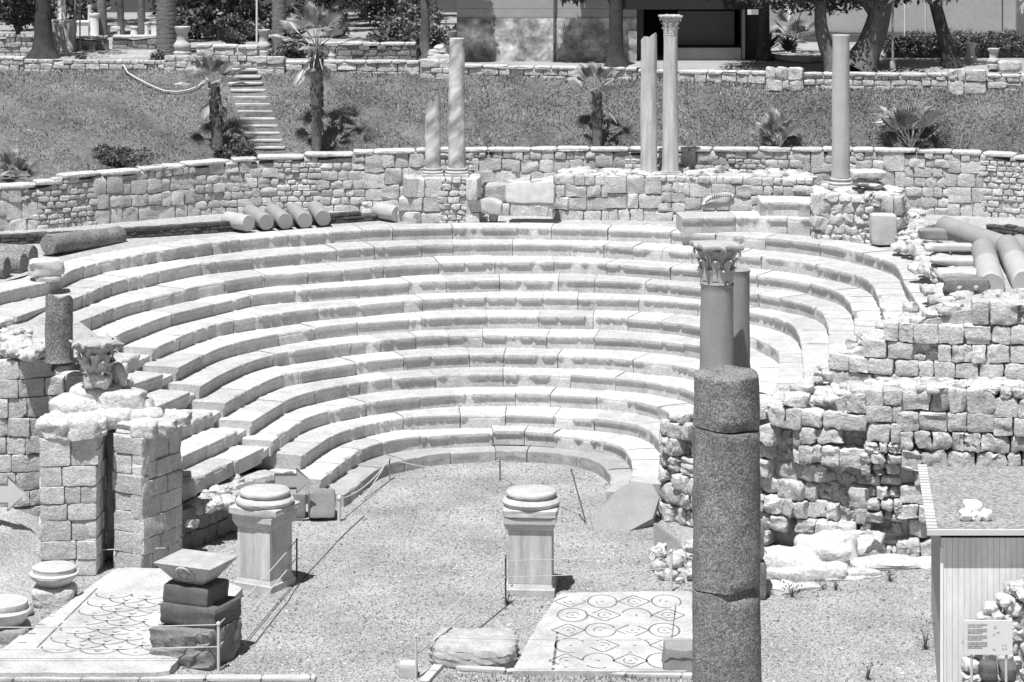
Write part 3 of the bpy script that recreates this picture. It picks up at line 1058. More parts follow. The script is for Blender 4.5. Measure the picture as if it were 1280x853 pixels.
stone(mb, (c.x, c.y, c.z + .2), (.85, .7, .5), 3, .12, None, 7, .9, 4)
mb.build('bell', 'rub', r_)

# pier behind the big column, its unlit right face put into a dark stone colour
p = G(931, 752)
r_ = thing('block_pier', (p.x, p.y, 0), 'stacked stone pier coloured dark for its unlit side, peeping out behind the big granite column', 'pier')
mb = MB()
zz = 0
for k, h_ in enumerate((.95, .95, .75)):
    stone(mb, (p.x - .35 + (k == 2) * -.12, p.y + .6, zz + h_ / 2), (1.7 - .12 * k, 1.3, h_), 13, .015, rotz(.12), 7, U(.9, 1.05))
    zz += h_
mb.build('blocks', 'midstone', r_)
# pale rocky footing of the rubble wall
mb = MB()
for (x, y, sx, sy, sz) in ((985, 716, 1.9, 1.1, .75), (1035, 706, 1.7, 1.2, .9), (1075, 699, 1.5, 1.1, .95), (1010, 726, 2.2, .8, .45), (970, 742, 1.2, .9, .3), (1110, 712, 1.9, .9, .3), (1145, 710, 1.5, .8, .2), (1060, 725, 1.8, .7, .25), (1000, 741, 1.2, .5, .18)):
    c = G(x, y)
    stone(mb, (c.x, c.y + .3, sz * .25), (sx, sy, sz), 3.5, .07, rotz(U(-.2, .25)), 9, U(1.05, 1.2), 3)
tag(mb.build('rock_outcrop', 'rub'), 'pale bedrock footing jutting from the foot of the rubble wall', 'rock')

# granite slabs on the orchestra's right edge
mb = MB()
pts = [A(742, 664, 73.9), A(785, 664, 73.8), A(816, 648, 74.2), A(824, 622, 74.9), A(815, 606, 75.4), A(790, 602, 75.5), A(770, 611, 75.2), A(752, 632, 74.6), A(742, 650, 74.2)]
n_ = (pts[2] - pts[0]).cross(pts[5] - pts[0])
n_ = n_ if n_.z > 0 else -n_
n_.normalize()
pts = [p - n_ * ((p - pts[0]).dot(n_)) for p in pts]
prism(mb, pts, n_, .22)
tag(mb.build('leaning_slab', 'slabgrey', smooth=False), 'rounded grey granite slab leaning at the right end of the lowest seats', 'stone slab')
mb = MB()
pts = [A(817, 654, 72.2), A(842, 674, 71.6), A(872, 715, 70.5), A(872, 728, 70.4), A(817, 692, 72.0)]
prism(mb, pts, (-.35, -.9, .2), .25)
tag(mb.build('wedge_slab', 'slabgrey', smooth=False), 'dark wedge-shaped slab propped beside the big front column', 'stone slab')
mb = MB()
for k in range(26):
    c = G(U(820, 868), U(690, 735))
    s_ = U(.2, .42)
    stone(mb, (c.x, c.y + .4, s_ * .3), (s_, s_ * .9, s_ * .8), U(2.8, 4.5), .09, rotz(U(0, 3)), 5, U(.85, 1.1))
tag(mb.build('rubble_heap', 'rub'), 'small rubble under the dark wedge-shaped slab', 'rubble')['kind'] = 'stuff'

# ------------------------------------------------------------------ LEFT-HAND WALLS
lw = []
for x, yb, yt in ((-150, 684, 452), (-40, 684, 452), (0, 684, 451), (30, 684, 452), (60, 680, 458), (110, 676, 478), (150, 674, 492)):
    p = G(x, yb, 0)
    lw.append((p, 0, H - (yt - YH) * p.y / F))
wall('side_wall', 'squared block wall behind the left piers under the column stump', 'wall', lw, 'ashlar', thick=1.8, material='lime', n=6, drop=.02, ragged=.12, depth=.5, recess=.15, toprub=12)


def pier(name, label, corners, ztop, style, topstones, mat_='lime'):
    """corners: left back, left front, right front, right back (plan points)"""
    r = thing(name, (corners[1][0], corners[1][1], 0), label, 'pier')
    for a_, b_ in zip(corners[:-1], corners[1:]):
        wall('x', '', '', [(a_, 0, ztop), (b_, 0, ztop)], style, material=mat_, n=7, drop=0, ragged=.05, depth=.34, root=r, sig=0)
    cb = MB()
    cc = sum((Vector(c[:2]) for c in corners), Vector((0, 0))) / len(corners)
    inner = [(cc.x + (c[0] - cc.x) * .9, cc.y + (c[1] - cc.y) * .9) for c in corners]
    n = len(inner)
    cb.add([(x, y, -.05) for x, y in inner] + [(x, y, ztop - .05) for x, y in inner],
           [tuple(range(n)), tuple(range(2 * n - 1, n - 1, -1))] + [(i, (i + 1) % n, (i + 1) % n + n, i + n) for i in range(n)])
    cb.build('rubble_fill', 'core', r, smooth=False)
    tb = MB()
    for (x, y, z, sx, sy, sz, k) in topstones:
        stone(tb, (x, y, z - .06), (sx * .95, sy * .95, sz * .85), max(3.2, k) + 1.5, .045, rotz(U(-.2, .2)), 10, U(1.0, 1.08), 3, cuts=3)
    tb.build('cap_stones', 'rub', r)
    return r


a0, a1, a2, a3 = G(52, 700), G(50, 722), G(121, 720), G(138, 696)
z_p = H - (549 - YH) * a1.y / F
pier('stone_pier', 'square block pier at the far left with rough boulders on top', [a0, a1, a2, a3], z_p, 'ashlar', [
    (a1.x + .35, a1.y + .5, z_p + .25, .95, 1.1, .6, 4), (a1.x + 1.05, a1.y + .45, z_p + .27, .9, 1.0, .62, 4), (a2.x - .05, a2.y + .5, z_p + .25, .5, .9, .55, 4)])
b0, b1, b2, b3 = G(141, 692), G(143, 712), G(178, 718), G(227, 697)
z_q = H - (549 - YH) * b2.y / F
pier('stone_pier', 'angled block pier beside the left seats, its right side shaded', [b0, b1, b2, b3, G(222, 670)], z_q, 'ashlar', [
    (b1.x + .35, b1.y + .5, z_q + .18, .7, .8, .5, 3.5), (b2.x + .0, b2.y + .55, z_q + .2, .75, .9, .55, 3.2), (b2.x + .5, b2.y + .75, z_q + .2, .6, .9, .5, 3.2),
    (b3.x - .1, b3.y + .4, z_q + .15, .6, .8, .45, 3.5), (b2.x - .2, b2.y + 1.2, z_q + .35, 1.2, .9, .5, 3.2)])
mb = MB()
for (x, y, Y, sx, sy, sz) in ((95, 497, 70.9, 1.3, 1.2, .7), (120, 482, 71.2, 1.3, 1.0, .7), (150, 490, 71.0, 1.2, 1.0, .7), (168, 500, 71.2, 1.0, 1.0, .6), (80, 515, 70.4, .8, .9, .6), (130, 508, 70.6, 1.5, 1.0, .6), (135, 470, 71.6, 1.1, 1.0, .5)):
    c = A(x, y, Y)
    stone(mb, (c.x, c.y + .15, c.z - .3), (sx * 1.1, sy * 1.1, sz), 3.2, .05, rotz(U(-.3, .3)), 10, U(1.0, 1.06), 3, cuts=2)
c = A(125, 530, 71.3)
stone(mb, (c.x, c.y, c.z / 2), (2.6, .9, c.z), 8, .03, None, 6, .8)
tag(mb.build('rubble_mound', 'rub'), 'sunlit lumpy mound of old mortar behind the two left piers', 'rubble')

sw = []
for x, y in ((226, 693), (258, 681), (290, 667), (335, 652), (372, 640)):
    p = G(x, y)
    sw.append((p, 0, 1.12))
wall('podium_wall', 'low shaded stone wall under the left-hand seat ends', 'wall', sw, 'rough', thick=1.2, material='midstone', drop=.03, depth=.4, core='core')  # shade of this right-facing wall is put into its darker stone colour
mb = MB()
for k in range(34):
    f = random.random()
    c = G(236 + 66 * f + U(-8, 10), 648 - 40 * f + U(-8, 12), .95)
    s_ = U(.25, .45)
    stone(mb, (c.x, c.y + .3, c.z + U(0, .12)), (s_, s_, s_ * .7), 3.2, .1, rotz(U(0, 3)), 5, U(.85, 1.1))
tag(mb.build('rubble_heap', 'rub'), 'row of small broken stones topping the low shaded left wall', 'rubble')['kind'] = 'stuff'

# stones and capital on the left wall top
for k, (x, y, Y, s3, lab) in enumerate(((122, 487, 71.0, (.74, .6, .55), 'rounded pale boulder carrying the weathered capital'),
                                      (150, 482, 71.4, (.5, .5, .62), 'upright pale boulder beside the capital on the left wall'))):
    c = A(x, y, Y)
    mb = MB()
    stone(mb, (c.x, c.y, c.z + s3[2] / 2), s3, 3.6, .06, None, 8, 1.1)
    tag(mb.build('boulder', 'rub'), lab, 'rock')
c = A(120, 464, 71.0)
r_ = thing('weathered_capital', c, 'weathered leafy capital perched on a boulder by the left seats', 'capital')
capital(r_, c, .4, .8, .5, 'carved_grey', wear=.085)
for k, (x0, x1, y0, y1, n_, lab) in enumerate(((0, 36, 410, 436, 26, 'heap of pale fist-sized stones at the left edge'), (4, 60, 436, 452, 16, 'scattered boulders along the top of the left wall'))):
    mb = MB()
    for j in range(n_):
        x, y = U(x0, x1), U(y0, y1)
        c = G(x, y + (4 if k == 0 else -6), 5.12)
        s_ = U(.18, .32) if k == 0 else U(.35, .7)
        stone(mb, (c.x, c.y, c.z), (s_, s_, s_ * .7), 3, .09, rotz(U(0, 3)), 5, U(.95, 1.15))
    tag(mb.build('rubble_heap', 'rub'), lab, 'rubble')['kind'] = 'stuff'
mb = MB()
c = A(58, 338, 82.5)
stone(mb, (c.x, c.y, c.z + .1), (1.05, .9, .5), 6, .05, rotz(.2), 7, 1.02)
stone(mb, (c.x + .05, c.y - .05, c.z - .22), (.8, .75, .2), 6, .06, rotz(.2), 5, .95)
tag(mb.build('cornice_block', 'carved'), 'square moulded block resting on the left end of the top seat row', 'stone block')


# ------------------------------------------------------------------ fallen columns
def lying(p0, p1, r0, r1, name, label, material, group, parts=None):
    p0, p1 = Vector(p0), Vector(p1)
    R = np.array((p1 - p0).to_track_quat('Z', 'Y').to_matrix())
    L = (p1 - p0).length
    root = None
    if parts:
        root = thing(name, ((p0 + p1) / 2)[:2] + (min(p0.z, p1.z) - r0,), label, 'fallen column', group)
    segs = parts or [(0, 1, 'shaft', material)]
    for (f0, f1, pn, mt) in segs:
        prof = []
        for k in range(9):
            f = f0 + (f1 - f0) * k / 8
            prof.append((r0 + (r1 - r0) * f, f * L))
        prof = [(prof[0][0] * .93, prof[0][1])] + [(prof[0][0], prof[0][1] + .03)] + prof[1:-1] + [(prof[-1][0], prof[-1][1] - .03), (prof[-1][0] * .93, prof[-1][1])]
        mb = MB()
        lathe(mb, p0, prof, 32, 1.0, R, .006)
        if root:
            mb.build(pn, mt, root)
        else:
            o = mb.build(name, mt)
            tag(o, label, 'fallen column', group)


gl = 'fallen columns lying on the left terrace'
for k, (x, y, dx, lab) in enumerate(((333, 276, -.35, 'second of five fallen shafts lying side by side, counted from the left'), (357, 275, -.3, 'third fallen shaft, the middle one of the five side by side'),
                                     (381, 274, -.25, 'fourth of five fallen shafts lying side by side, counted from the left'), (404, 271, -.2, 'rightmost of the five fallen shafts, next to the bare stretch of kerb'))):
    c = G(x, y + 12, 5.36)
    r = .275
    lying((c.x, c.y, 5.36 + r), (c.x + dx * 2.2, c.y + 2.2, 5.4 + r), r, r * .97, 'fallen_column', lab, 'granite2', gl)
c = G(300, 290, 5.36)
lying((c.x + .3, c.y, 5.65), (c.x - .55, c.y + .9, 5.65), .28, .28, 'fallen_column', 'leftmost and shortest of the five fallen shafts, its end dark and hollow', 'pale_granite', gl)
c = G(497, 278, 5.36)
lying((c.x, c.y + .2, 5.62), (c.x - .75, c.y + 1.1, 5.62), .28, .28, 'fallen_column', 'single short fallen shaft just left of the square ashlar platform', 'pale_granite', gl)
p0, p1 = A(60, 306, 87.2), A(149, 296, 90.5)
lying(p0, p1, .33, .34, 'fallen_column', 'long dark granite shaft lying above the left end of the seats', 'granite', gl)
for k, (x, y, Y, lab) in enumerate(((9, 336, 83.2, 'dark fallen shaft whose oval end is nearest the left edge'), (30, 331, 84.2, 'dark fallen shaft with a pitted oval end, between its two neighbours'), (42, 321, 85.6, 'dark fallen shaft end half hidden behind the pitted one'))):
    c = A(x, y, Y)
    lying(c, (c.x - 4, c.y + .7 + .2 * k, c.z), .36, .36, 'fallen_column', lab, 'granite', gl)
gr = 'fallen columns lying on the upper right terrace'
p0, p1 = A(1180, 283, 86), A(1262, 312, 82.4)
lying(p0, p1, .33, .37, 'fallen_column', 'long dark granite shaft lying behind the two-toned ones', 'granite2', gr)
p1, p0 = A(1240, 358, 76.0), A(1229, 312, 81.6)
lying(p0, p1, .36, .37, 'fallen_column', 'two-toned fallen column with its round pale end facing out', 'granite2', gr, [(0, .42, 'old_shaft', 'granite2'), (.425, 1, 'pale_shaft', 'pale_granite')])
p1, p0 = A(1281, 355, 76.6), A(1259, 308, 82.2)
lying(p0, p1, .36, .37, 'fallen_column', 'two-toned fallen column cut by the right edge of the view', 'granite2', gr, [(0, .42, 'old_shaft', 'granite2'), (.425, 1, 'pale_shaft', 'pale_granite')])
p0, p1 = A(1272, 306, 84.5), A(1330, 340, 81)
lying(p0, p1, .34, .34, 'fallen_column', 'grey fallen shaft furthest to the right, mostly out of view', 'granite2', gr)

# ------------------------------------------------------------------ PEDESTALS
def pedestal(c, a, die, hs, label, slab, r):
    root = thing('pedestal', (c[0], c[1], 0), label, 'pedestal', 'pedestals at the orchestra entrance')
    mb = MB()
    box(mb, (c[0], c[1], -.02), (die * 1.14, die * 1.14, .2), a, 1, .012)
    box(mb, (c[0], c[1], .18), (die * 1.08, die * 1.08, .12), a, 1, 0, (die, die))
    mb.build('plinth', 'carved', root, smooth=False)
    mb = MB()
    box(mb, (c[0], c[1], .30), (die, die, hs - .62), a, 1, .012)
    mb.build('die', 'flute', root, smooth=False)
    mb = MB()
    z = hs - .32
    for (w0, w1, h_) in ((1.02, 1.1, .06), (1.1, 1.16, .06), (1.16, 1.2, .05), (1.2, 1.2, .14)):
        box(mb, (c[0], c[1], z), (die * w0, die * w0, h_), a, 1, 0, (die * w1, die * w1))
        z += h_ + .003
    mb.build('cornice', 'carved', root, smooth=False)
    mb = MB()
    stone(mb, (c[0], c[1], hs + .11), (slab, slab, .2), 14, .02, rotz(a), 8, 1)
    mb.build('base_slab', 'carved', root)
    mb = MB()
    z = hs + .2
    lathe(mb, (c[0], c[1], z), [(r * .98, 0), (r * 1.06, .05), (r * 1.08, .11), (r * 1.02, .17), (r * .9, .2), (r * .86, .24), (r * .92, .26), (r * .94, .30), (r * .92, .34), (r * .90, .355), (r * .89, .36), (r * .3, .362)], 44, 1, None, .006)
    mb.build('column_base', 'carved', root)
    return root


p = G(331, 733)
pedestal((p.x, p.y), radians(-29), .98, 1.88, 'left pedestal turned at an angle, with a round column base on its slab', 1.36, .68)
p = G(664, 738)
pedestal((p.x, p.y), radians(-4), 1.08, 1.95, 'right pedestal facing the viewer squarely, with a chipped column base', 1.36, .68)

# ------------------------------------------------------------------ MOSAIC FLOORS
def slab_poly(name, label, corners, z, th=.22):
    root = thing(name, (sum(p.x for p in corners) / len(corners), sum(p.y for p in corners) / len(corners), 0), label, 'mosaic floor')
    mb = MB()
    pts = resample([tuple(p[:2]) for p in corners + corners[:1]], .35)
    pts = pts[:-1]
    pts += rng.normal(size=pts.shape) * .012
    prism(mb, [(x, y, z) for x, y in pts], (0, 0, 1), th)
    mb.build('floor_slab', 'mosaic', root, smooth=False)
    return root


def ribbon(mb, pts, wd, z, wear=.25, ph=0.0):
    q = resample([tuple(p[:2]) for p in pts], .09)
    t, nr, s = frames(q)
    for i in range(len(q) - 1):
        c = q[i]
        if noise.noise(Vector((c[0] * .9, c[1] * .9, 4 + ph))) + .5 * noise.noise(Vector((c[0] * 3, c[1] * 3, 9))) > .42 - wear:
            continue
        wv = wd * (1 + .3 * noise.noise(Vector((c[0] * 5, c[1] * 5, 1))))
        a, b = q[i], q[i + 1]
        mb.add([(a[0] - nr[i, 0] * wv / 2, a[1] - nr[i, 1] * wv / 2, z), (a[0] + nr[i, 0] * wv / 2, a[1] + nr[i, 1] * wv / 2, z),
                (b[0] + nr[i + 1, 0] * wv / 2, b[1] + nr[i + 1, 1] * wv / 2, z), (b[0] - nr[i + 1, 0] * wv / 2, b[1] - nr[i + 1, 1] * wv / 2, z)], [(0, 1, 2, 3)], U(.8, 1.3))


zl = .2
L0 = [G(-40, 841, zl), G(147, 709, zl), G(225, 712, zl), G(304, 734, zl), G(208, 841, zl)]
rl = slab_poly('mosaic_floor', 'white mosaic floor with a fish-scale pattern by the left piers', L0, zl)
mb = MB()
z = zl + .004
e0, e1 = G(122, 735, zl), G(46, 810, zl)
ribbon(mb, [e0, e1], .05, z, -.3)
ux = Vector((cos(-.1), sin(-.1), 0))
uy = Vector((-(e1 - e0).normalized().x, -(e1 - e0).normalized().y, 0))
org = e1 + ux * .1
R_ = .45
for row in range(13):
    for k in range(7):
        c = org + ux * (R_ * (2 * k + 1 + (row % 2))) + uy * (row * R_ * .82 + .1)
        px = CX + F * c.x / c.y
        py = YH + F * (H - zl) / c.y
        if px > 205 + (838 - py) * .75 - 20 or py > 830 or py < 728:
            continue
        arc = [c + ux * (R_ * cos(t)) - uy * (R_ * .95 * sin(t)) for t in np.linspace(.02, pi - .02, 14)]
        ribbon(mb, arc, .042, z, .04)
        if (row + k) % 2:
            ribbon(mb, [c - uy * R_ * .25 - ux * .1, c - uy * R_ * .45, c - uy * R_ * .25 + ux * .1], .04, z, .1)
        dd = c - uy * R_ * .5
        ribbon(mb, [dd - ux * .05, dd, dd + ux * .05], .05, z, -.5)
for k in range(7):
    f = (k + .5) / 7
    c = e0.lerp(e1, f) - ux * .45
    ribbon(mb, [c - ux * .1, c, c + ux * .1], .05, z, -.2)
mb.build('inlay_pattern', 'inlay', rl, smooth=False)

zr = .14
R0 = [G(640, 839, zr), G(672, 782, zr), G(700, 741, zr), G(868, 739, zr), G(868, 839, zr)]
rr = slab_poly('mosaic_floor', 'white mosaic floor of circles and lozenges behind the front column', R0, zr, .2)
mb = MB()
z = zr + .004
o0, o1 = G(691, 838, zr), G(697, 790, zr)
ribbon(mb, [o0, o1], .06, z, .12)
q0, q1 = G(835, 838, zr), G(845, 755, zr)
ribbon(mb, [q0, q1], .03, z, -.25)
for row in range(5):
    yy = 826 - row * 19
    for k in range(4):
        cxp = 708 + k * 40 + (4 if row % 2 else 0) + row * 1.2
        if cxp > 838 or (k == 0 and row > 4):
            continue
        c = G(cxp, yy - (row > 3) * -2, zr)
        if (row + k) % 2:
            pts = [c + Vector((.36 * cos(t), .56 * sin(t), 0)) for t in np.linspace(0, 2 * pi, 26)]
            ribbon(mb, pts, .042, z, .08, k)
        else:
            pts = [c + Vector(d) for d in ((-.4, 0, 0), (0, .52, 0), (.4, 0, 0), (0, -.52, 0), (-.4, 0, 0))]
            ribbon(mb, pts, .042, z, .08, k)
        ribbon(mb, [c - Vector((.04, 0, 0)), c, c + Vector((.04, 0, 0))], .06, z, -.5)
        ribbon(mb, [c + Vector((.16 * cos(t), .24 * sin(t), 0)) for t in np.linspace(0, 5.5, 14)], .028, z, .42, k)
mb.build('inlay_pattern', 'inlay', rr, smooth=False)
# block at the right mosaic's front corner
mb = MB()
p = G(851, 846)
stone(mb, (p.x, p.y + .45, .3), (.75, .9, .62), 12, .02, None, 6, 1)
tag(mb.build('kerb_block', 'slabgrey'), 'grey squared block at the corner of the circle mosaic', 'stone block')

# ------------------------------------------------------------------ STACKED BLOCKS with impost capital
ra = radians(-24)
p = G(243, 826)
mb = MB()
stone(mb, (p.x, p.y + .2, .42), (1.62, 1.5, .9), 13, .05, rotz(ra), 12, 1.0, 3)
tag(mb.build('rough_boulder', 'midstone'), 'rough layered boulder at the bottom of the stacked stones', 'rock')
c2 = A(246, 800, 61.9)
mb = MB()
stone(mb, (c2.x + .0, p.y + .3, .86 + .22), (1.5, 1.25, .46), 18, .025, rotz(ra), 8, 1.0)
tag(mb.build('granite_block', 'dkstone'), 'wider of the two dark granite blocks in the stack', 'stone block')
mb = MB()
stone(mb, (c2.x - .12, p.y + .35, 1.31 + .2), (1.22, 1.0, .44), 18, .02, rotz(ra), 8, 1.1)
tag(mb.build('granite_block', 'dkstone'), 'smaller dark granite block right under the wreath capital', 'stone block')
zc_ = 1.74
cc = (A(243, 720, 62.4).x, p.y + .35, zc_)
r_ = thing('impost_capital', cc, 'pale tapering impost block with a carved wreath, topping the stacked stones', 'capital')
mb = MB()
box(mb, cc, (.72, .6, .5), ra, 1, .012, (1.5, 1.3))
mb.build('block', 'carved_grey', r_, smooth=False)
mb = MB()
nrm = np.array([sin(ra) * 1, -cos(ra), 0])
tilt = .62
fc = np.array(cc) + np.array([sin(ra), -cos(ra), 0]) * .50 + np.array([0, 0, .27])
ex = np.array([cos(ra), sin(ra), 0])
ey = np.array([sin(ra) * tilt, -cos(ra) * tilt, .8])
ey /= np.linalg.norm(ey)
tube(mb, [fc + ex * .22 * cos(t) + ey * .22 * sin(t) for t in np.linspace(0, 2 * pi, 30)], .035, 8)
tube(mb, [fc + ex * .12 * q for q in (-1, 0, 1)], .03, 6)
tube(mb, [fc + ey * .12 * q for q in (-1, 0, 1)], .03, 6)
mb.build('wreath', 'carved_grey', r_)

# column bases at the far left
p = G(66, 757)
mb = MB()
stone(mb, (p.x, p.y + .2, .2), (1.0, 1.0, .6), 7, .04, None, 7, 1)
tag(mb.build('stone_block', 'rub'), 'rough block under the round column base by the far left pier', 'stone block')
mb = MB()
lathe(mb, (p.x, p.y + .2, .48), [(.38, 0), (.42, .05), (.56, .18), (.6, .22), (.6, .28), (.52, .31), (.51, .36), (.53, .42), (.5, .44)], 40, 1.05, None, .005)
tag(mb.build('round_pedestal', 'carved'), 'round moulded column base set before the far left pier', 'column base')
p = G(0, 800)
mb = MB()
lathe(mb, (p.x, p.y + .2, .3), [(.45, 0), (.5, .05), (.6, .18), (.66, .3), (.68, .36), (.6, .42), (.62, .5), (.6, .56)], 40, 1.05, None, .008)
tag(mb.build('round_pedestal', 'carved'), 'column base cut by the left edge, beside the fish-scale mosaic', 'column base')
mb = MB()
for k in range(7):
    q = G(U(0, 45), U(770, 800))
    stone(mb, (q.x, q.y + .2, .08), (U(.4, .8), U(.4, .7), U(.25, .5)), 4, .07, rotz(U(0, 3)), 6, U(.5, .75))
stone(mb, (p.x, p.y + .2, .1), (1.3, 1.2, .5), 6, .05, None, 6, .6)
tag(mb.build('rubble_heap', 'rub'), 'dark broken stones under the column base at the left edge', 'rubble')['kind'] = 'stuff'
# earth bank at the left
mb = MB()
v = []
for j in range(12):
    for i in range(16):
        X = -20 + i * .75
        Y = 66.2 + j * .5
        f = min(1, j / 9)
        e = max(0, min(1, (-11.55 - X) / 1.2))
        v.append((X, Y, -.06 + (1.25 * f) * e + .1 * noise.noise(Vector((X * 1.5, Y * 1.5, 0)))))
mb.add(v, grid_faces(12, 16))
mb.build('earth_bank', 'gravel', kind='structure')

# blocks by the left end of the lowest seats
mb = MB()
p = G(396, 652)
stone(mb, (p.x + .1, p.y + .45, .38), (.72, .9, .8), 12, .015, rotz(.12) @ np.array(Matrix.Rotation(-.25, 3, 'X')), 7, 1.0)
tag(mb.build('slanted_block', 'slabgrey'), 'grey slanted block at the left foot of the lowest seats', 'stone block')
mb = MB()
p = G(368, 652)
stone(mb, (p.x, p.y + .55, .35), (.55, .6, .7), 10, .02, rotz(.1), 6, 1.0)
tag(mb.build('stone_block', 'slabgrey'), 'small block behind the angled left pedestal, under the arrow sign', 'stone block')
# rock and kerbs at the front
mb = MB()
p = G(592, 836)
stone(mb, (p.x, p.y + .7, .22), (1.9, 1.5, .62), 9, .055, rotz(-.05), 16, 1.0, 4, cuts=3)
tag(mb.build('flat_boulder', 'carved_grey'), 'broad pale boulder behind the front kerb, left of the circle mosaic', 'rock')
mb = MB()
p = G(510, 849)
stone(mb, (p.x, p.y + .2, .15), (.42, .4, .34), 11, .02, None, 6, 1.05)
tag(mb.build('kerb_stone', 'carved'), 'small pale cube of stone beside the slim front post', 'stone block')


def kerb(pts, label, wd=.3, h=.12, zb=0.0):
    mb = MB()
    q = resample([tuple(p[:2]) for p in pts], .1)
    t, nr, s = frames(q)
    x = 0
    while x < s[-1] - .05:
        L = min(U(.9, 1.6), s[-1] - x)
        m = x + L / 2
        a = math.atan2(np.interp(m, s, t[:, 1]), np.interp(m, s, t[:, 0]))
        stone(mb, (np.interp(m, s, q[:, 0]), np.interp(m, s, q[:, 1]), zb + h / 2), (L - .02, wd, h), 12, .03, rotz(a), 5, U(.95, 1.1))
        x += L
    return tag(mb.build('kerb', 'carved'), label, 'kerb')


kerb([G(-60, 851), G(395, 851)], 'row of pale kerb stones along the bottom left edge', .3, .1)
kerb([G(530, 856), G(548, 836), G(640, 842), G(700, 843), G(866, 848)], 'pale kerb bordering the strip of grass before the circle mosaic', .22, .1)
mb = MB()
mb.add([tuple(G(540, 852, .006)), tuple(G(556, 840, .006)), tuple(G(866, 852, .006)), tuple(G(866, 940, .006)), tuple(G(480, 940, .006))], [(0, 4, 3, 2, 1)])
mb.add([tuple(G(-90, 853.5, .006)), tuple(G(430, 853.5, .006)), tuple(G(430, 930, .006)), tuple(G(-90, 930, .006))], [(0, 3, 2, 1)])
mb.build('lawn', 'soil', kind='structure', smooth=False)
mb = MB()
for k in range(2600):
    if random.random() < .6:
        c = G(U(545, 866), U(846, 870))
    else:
        c = G(U(0, 400), U(855, 866))
    h = U(.05, .13)
    a = U(0, pi)
    dx, dy = .02 * cos(a), .02 * sin(a)
    mb.add([(c.x - dx, c.y - dy, 0), (c.x + dx, c.y + dy, 0), (c.x + U(-.05, .05), c.y + U(-.05, .05), h)], [(0, 1, 2)], U(.8, 2.4))
o = mb.build('grass', 'grass', kind='stuff', smooth=False)

# ------------------------------------------------------------------ ROPE BARRIERS
def post(p, h, label, lean=(0, 0), r=.03, material='steel', group='barrier posts around the orchestra'):
    mb = MB()
    top = (p.x + lean[0], p.y + lean[1], h)
    tube(mb, [(p.x, p.y, -.02), (p.x + lean[0] * .5, p.y + lean[1] * .5, h * .5), top], r, 8)
    lathe(mb, (top[0], top[1], h), [(r * 1.4, 0), (r * 1.5, r), (r * .8, r * 2)], 8)
    tag(mb.build('barrier_post', material), label, 'post', group)
    return Vector(top)


def rope(pts, label, sag=.1, r=.013, group='ropes strung between the barrier posts'):
    mb = MB()
    for a, b in zip(pts[:-1], pts[1:]):
        a, b = Vector(a), Vector(b)
        tube(mb, [a.lerp(b, f) - Vector((0, 0, sag * 4 * f * (1 - f))) for f in np.linspace(0, 1, 14)], r, 5)
    tag(mb.build('barrier_rope', 'rope'), label, 'rope', group)


P1 = post(G(273, 839), 1.05, 'pale steel post in front of the stacked stones', r=.035, material='offwhite')
P2 = post(G(371, 722), .95, 'thin dark post beside the angled left pedestal', r=.022, material='oldwood')
P3 = post(G(520, 849), .95, 'slim pale post at the front kerb beside the small cube', r=.025, material='offwhite')
P4 = post(G(632, 757), 1.2, 'thin dark post at the left foot of the right pedestal', r=.022, material='oldwood')
P5 = post(G(839, 740), 1.0, 'pale post at the back corner of the circle mosaic', r=.032, material='offwhite')
P6 = post(G(487, 600), .62, 'short post tied with ropes on the left orchestra edge', r=.022)
P7 = post(G(625, 601), .6, 'short post at the middle of the orchestra edge', r=.02, material='oldwood')
P8 = post(G(733, 655), 1.35, 'leaning post on the right orchestra edge', (-.4, .5), r=.02, material='oldwood')
P9 = post(G(424, 652), .62, 'stubby pale post at the left foot of the lowest seats', r=.05, material='offwhite')
d = Vector((0, 0, .5))
P0 = Vector((G(-60, 836).x, P1.y, 1.0))
rope([P0, P1], 'upper rope from the left edge to the post before the stacked stones', .03)
rope([P0 - d, P1 - d], 'lower rope from the left edge to the post before the stacked stones', .03)
rope([P1, P2], 'upper rope running past the right side of the stacked stones', .05)
rope([P1 - d, P2 - d * .9], 'lower rope running past the right side of the stacked stones', .05)
rope([P3, P4], 'upper rope slanting from the front kerb to the right pedestal', .06)
rope([P3 - d * .8, P4 - d], 'lower rope slanting from the front kerb to the right pedestal', .06)
PR = Vector((A(900, 0, P3.y).x, P3.y, .9))
rope([P3, PR], 'long rope across the front of the broad boulder', .04, .01)
rope([P4 - Vector((0, 0, .1)), P5], 'upper rope behind the right pedestal', .04, .01)
rope([P4 - d, P5 - d * .8], 'lower rope behind the right pedestal', .04, .01)
rope([P5, P5 + Vector((1.2, -.9, -.05))], 'rope from the mosaic corner post to the front column', .04)
rope([P9, P6], 'rope along the left orchestra edge', .22, .016)
rope([P6, P7], 'rope sagging across the back of the orchestra', .25, .012)
rope([P7, P8], 'rope sagging along the right of the orchestra', .3, .012)
rope([P6, G(455, 623, .02)], 'rope tied down from the short left post to the gravel', 0, .016)
hp = G(100, 716)
rope([Vector((G(20, 716).x, hp.y, .55)), Vector((G(205, 716).x, hp.y + .3, .55))], 'rope stretched across the foot of the left piers', .01)
mb = MB()
pts = [G(x, y, .02) for x, y in ((455, 645), (430, 668), (405, 695), (380, 722), (368, 738), (360, 752), (345, 770), (318, 805))]
tube(mb, pts, .012, 6)  # rope shadow on the gravel, put in as a thin dark tube
tag(mb.build('rope_shadow_line', 'oldwood'), 'dark line standing in for a rope shadow on the gravel beside the angled pedestal', 'rope shadow')

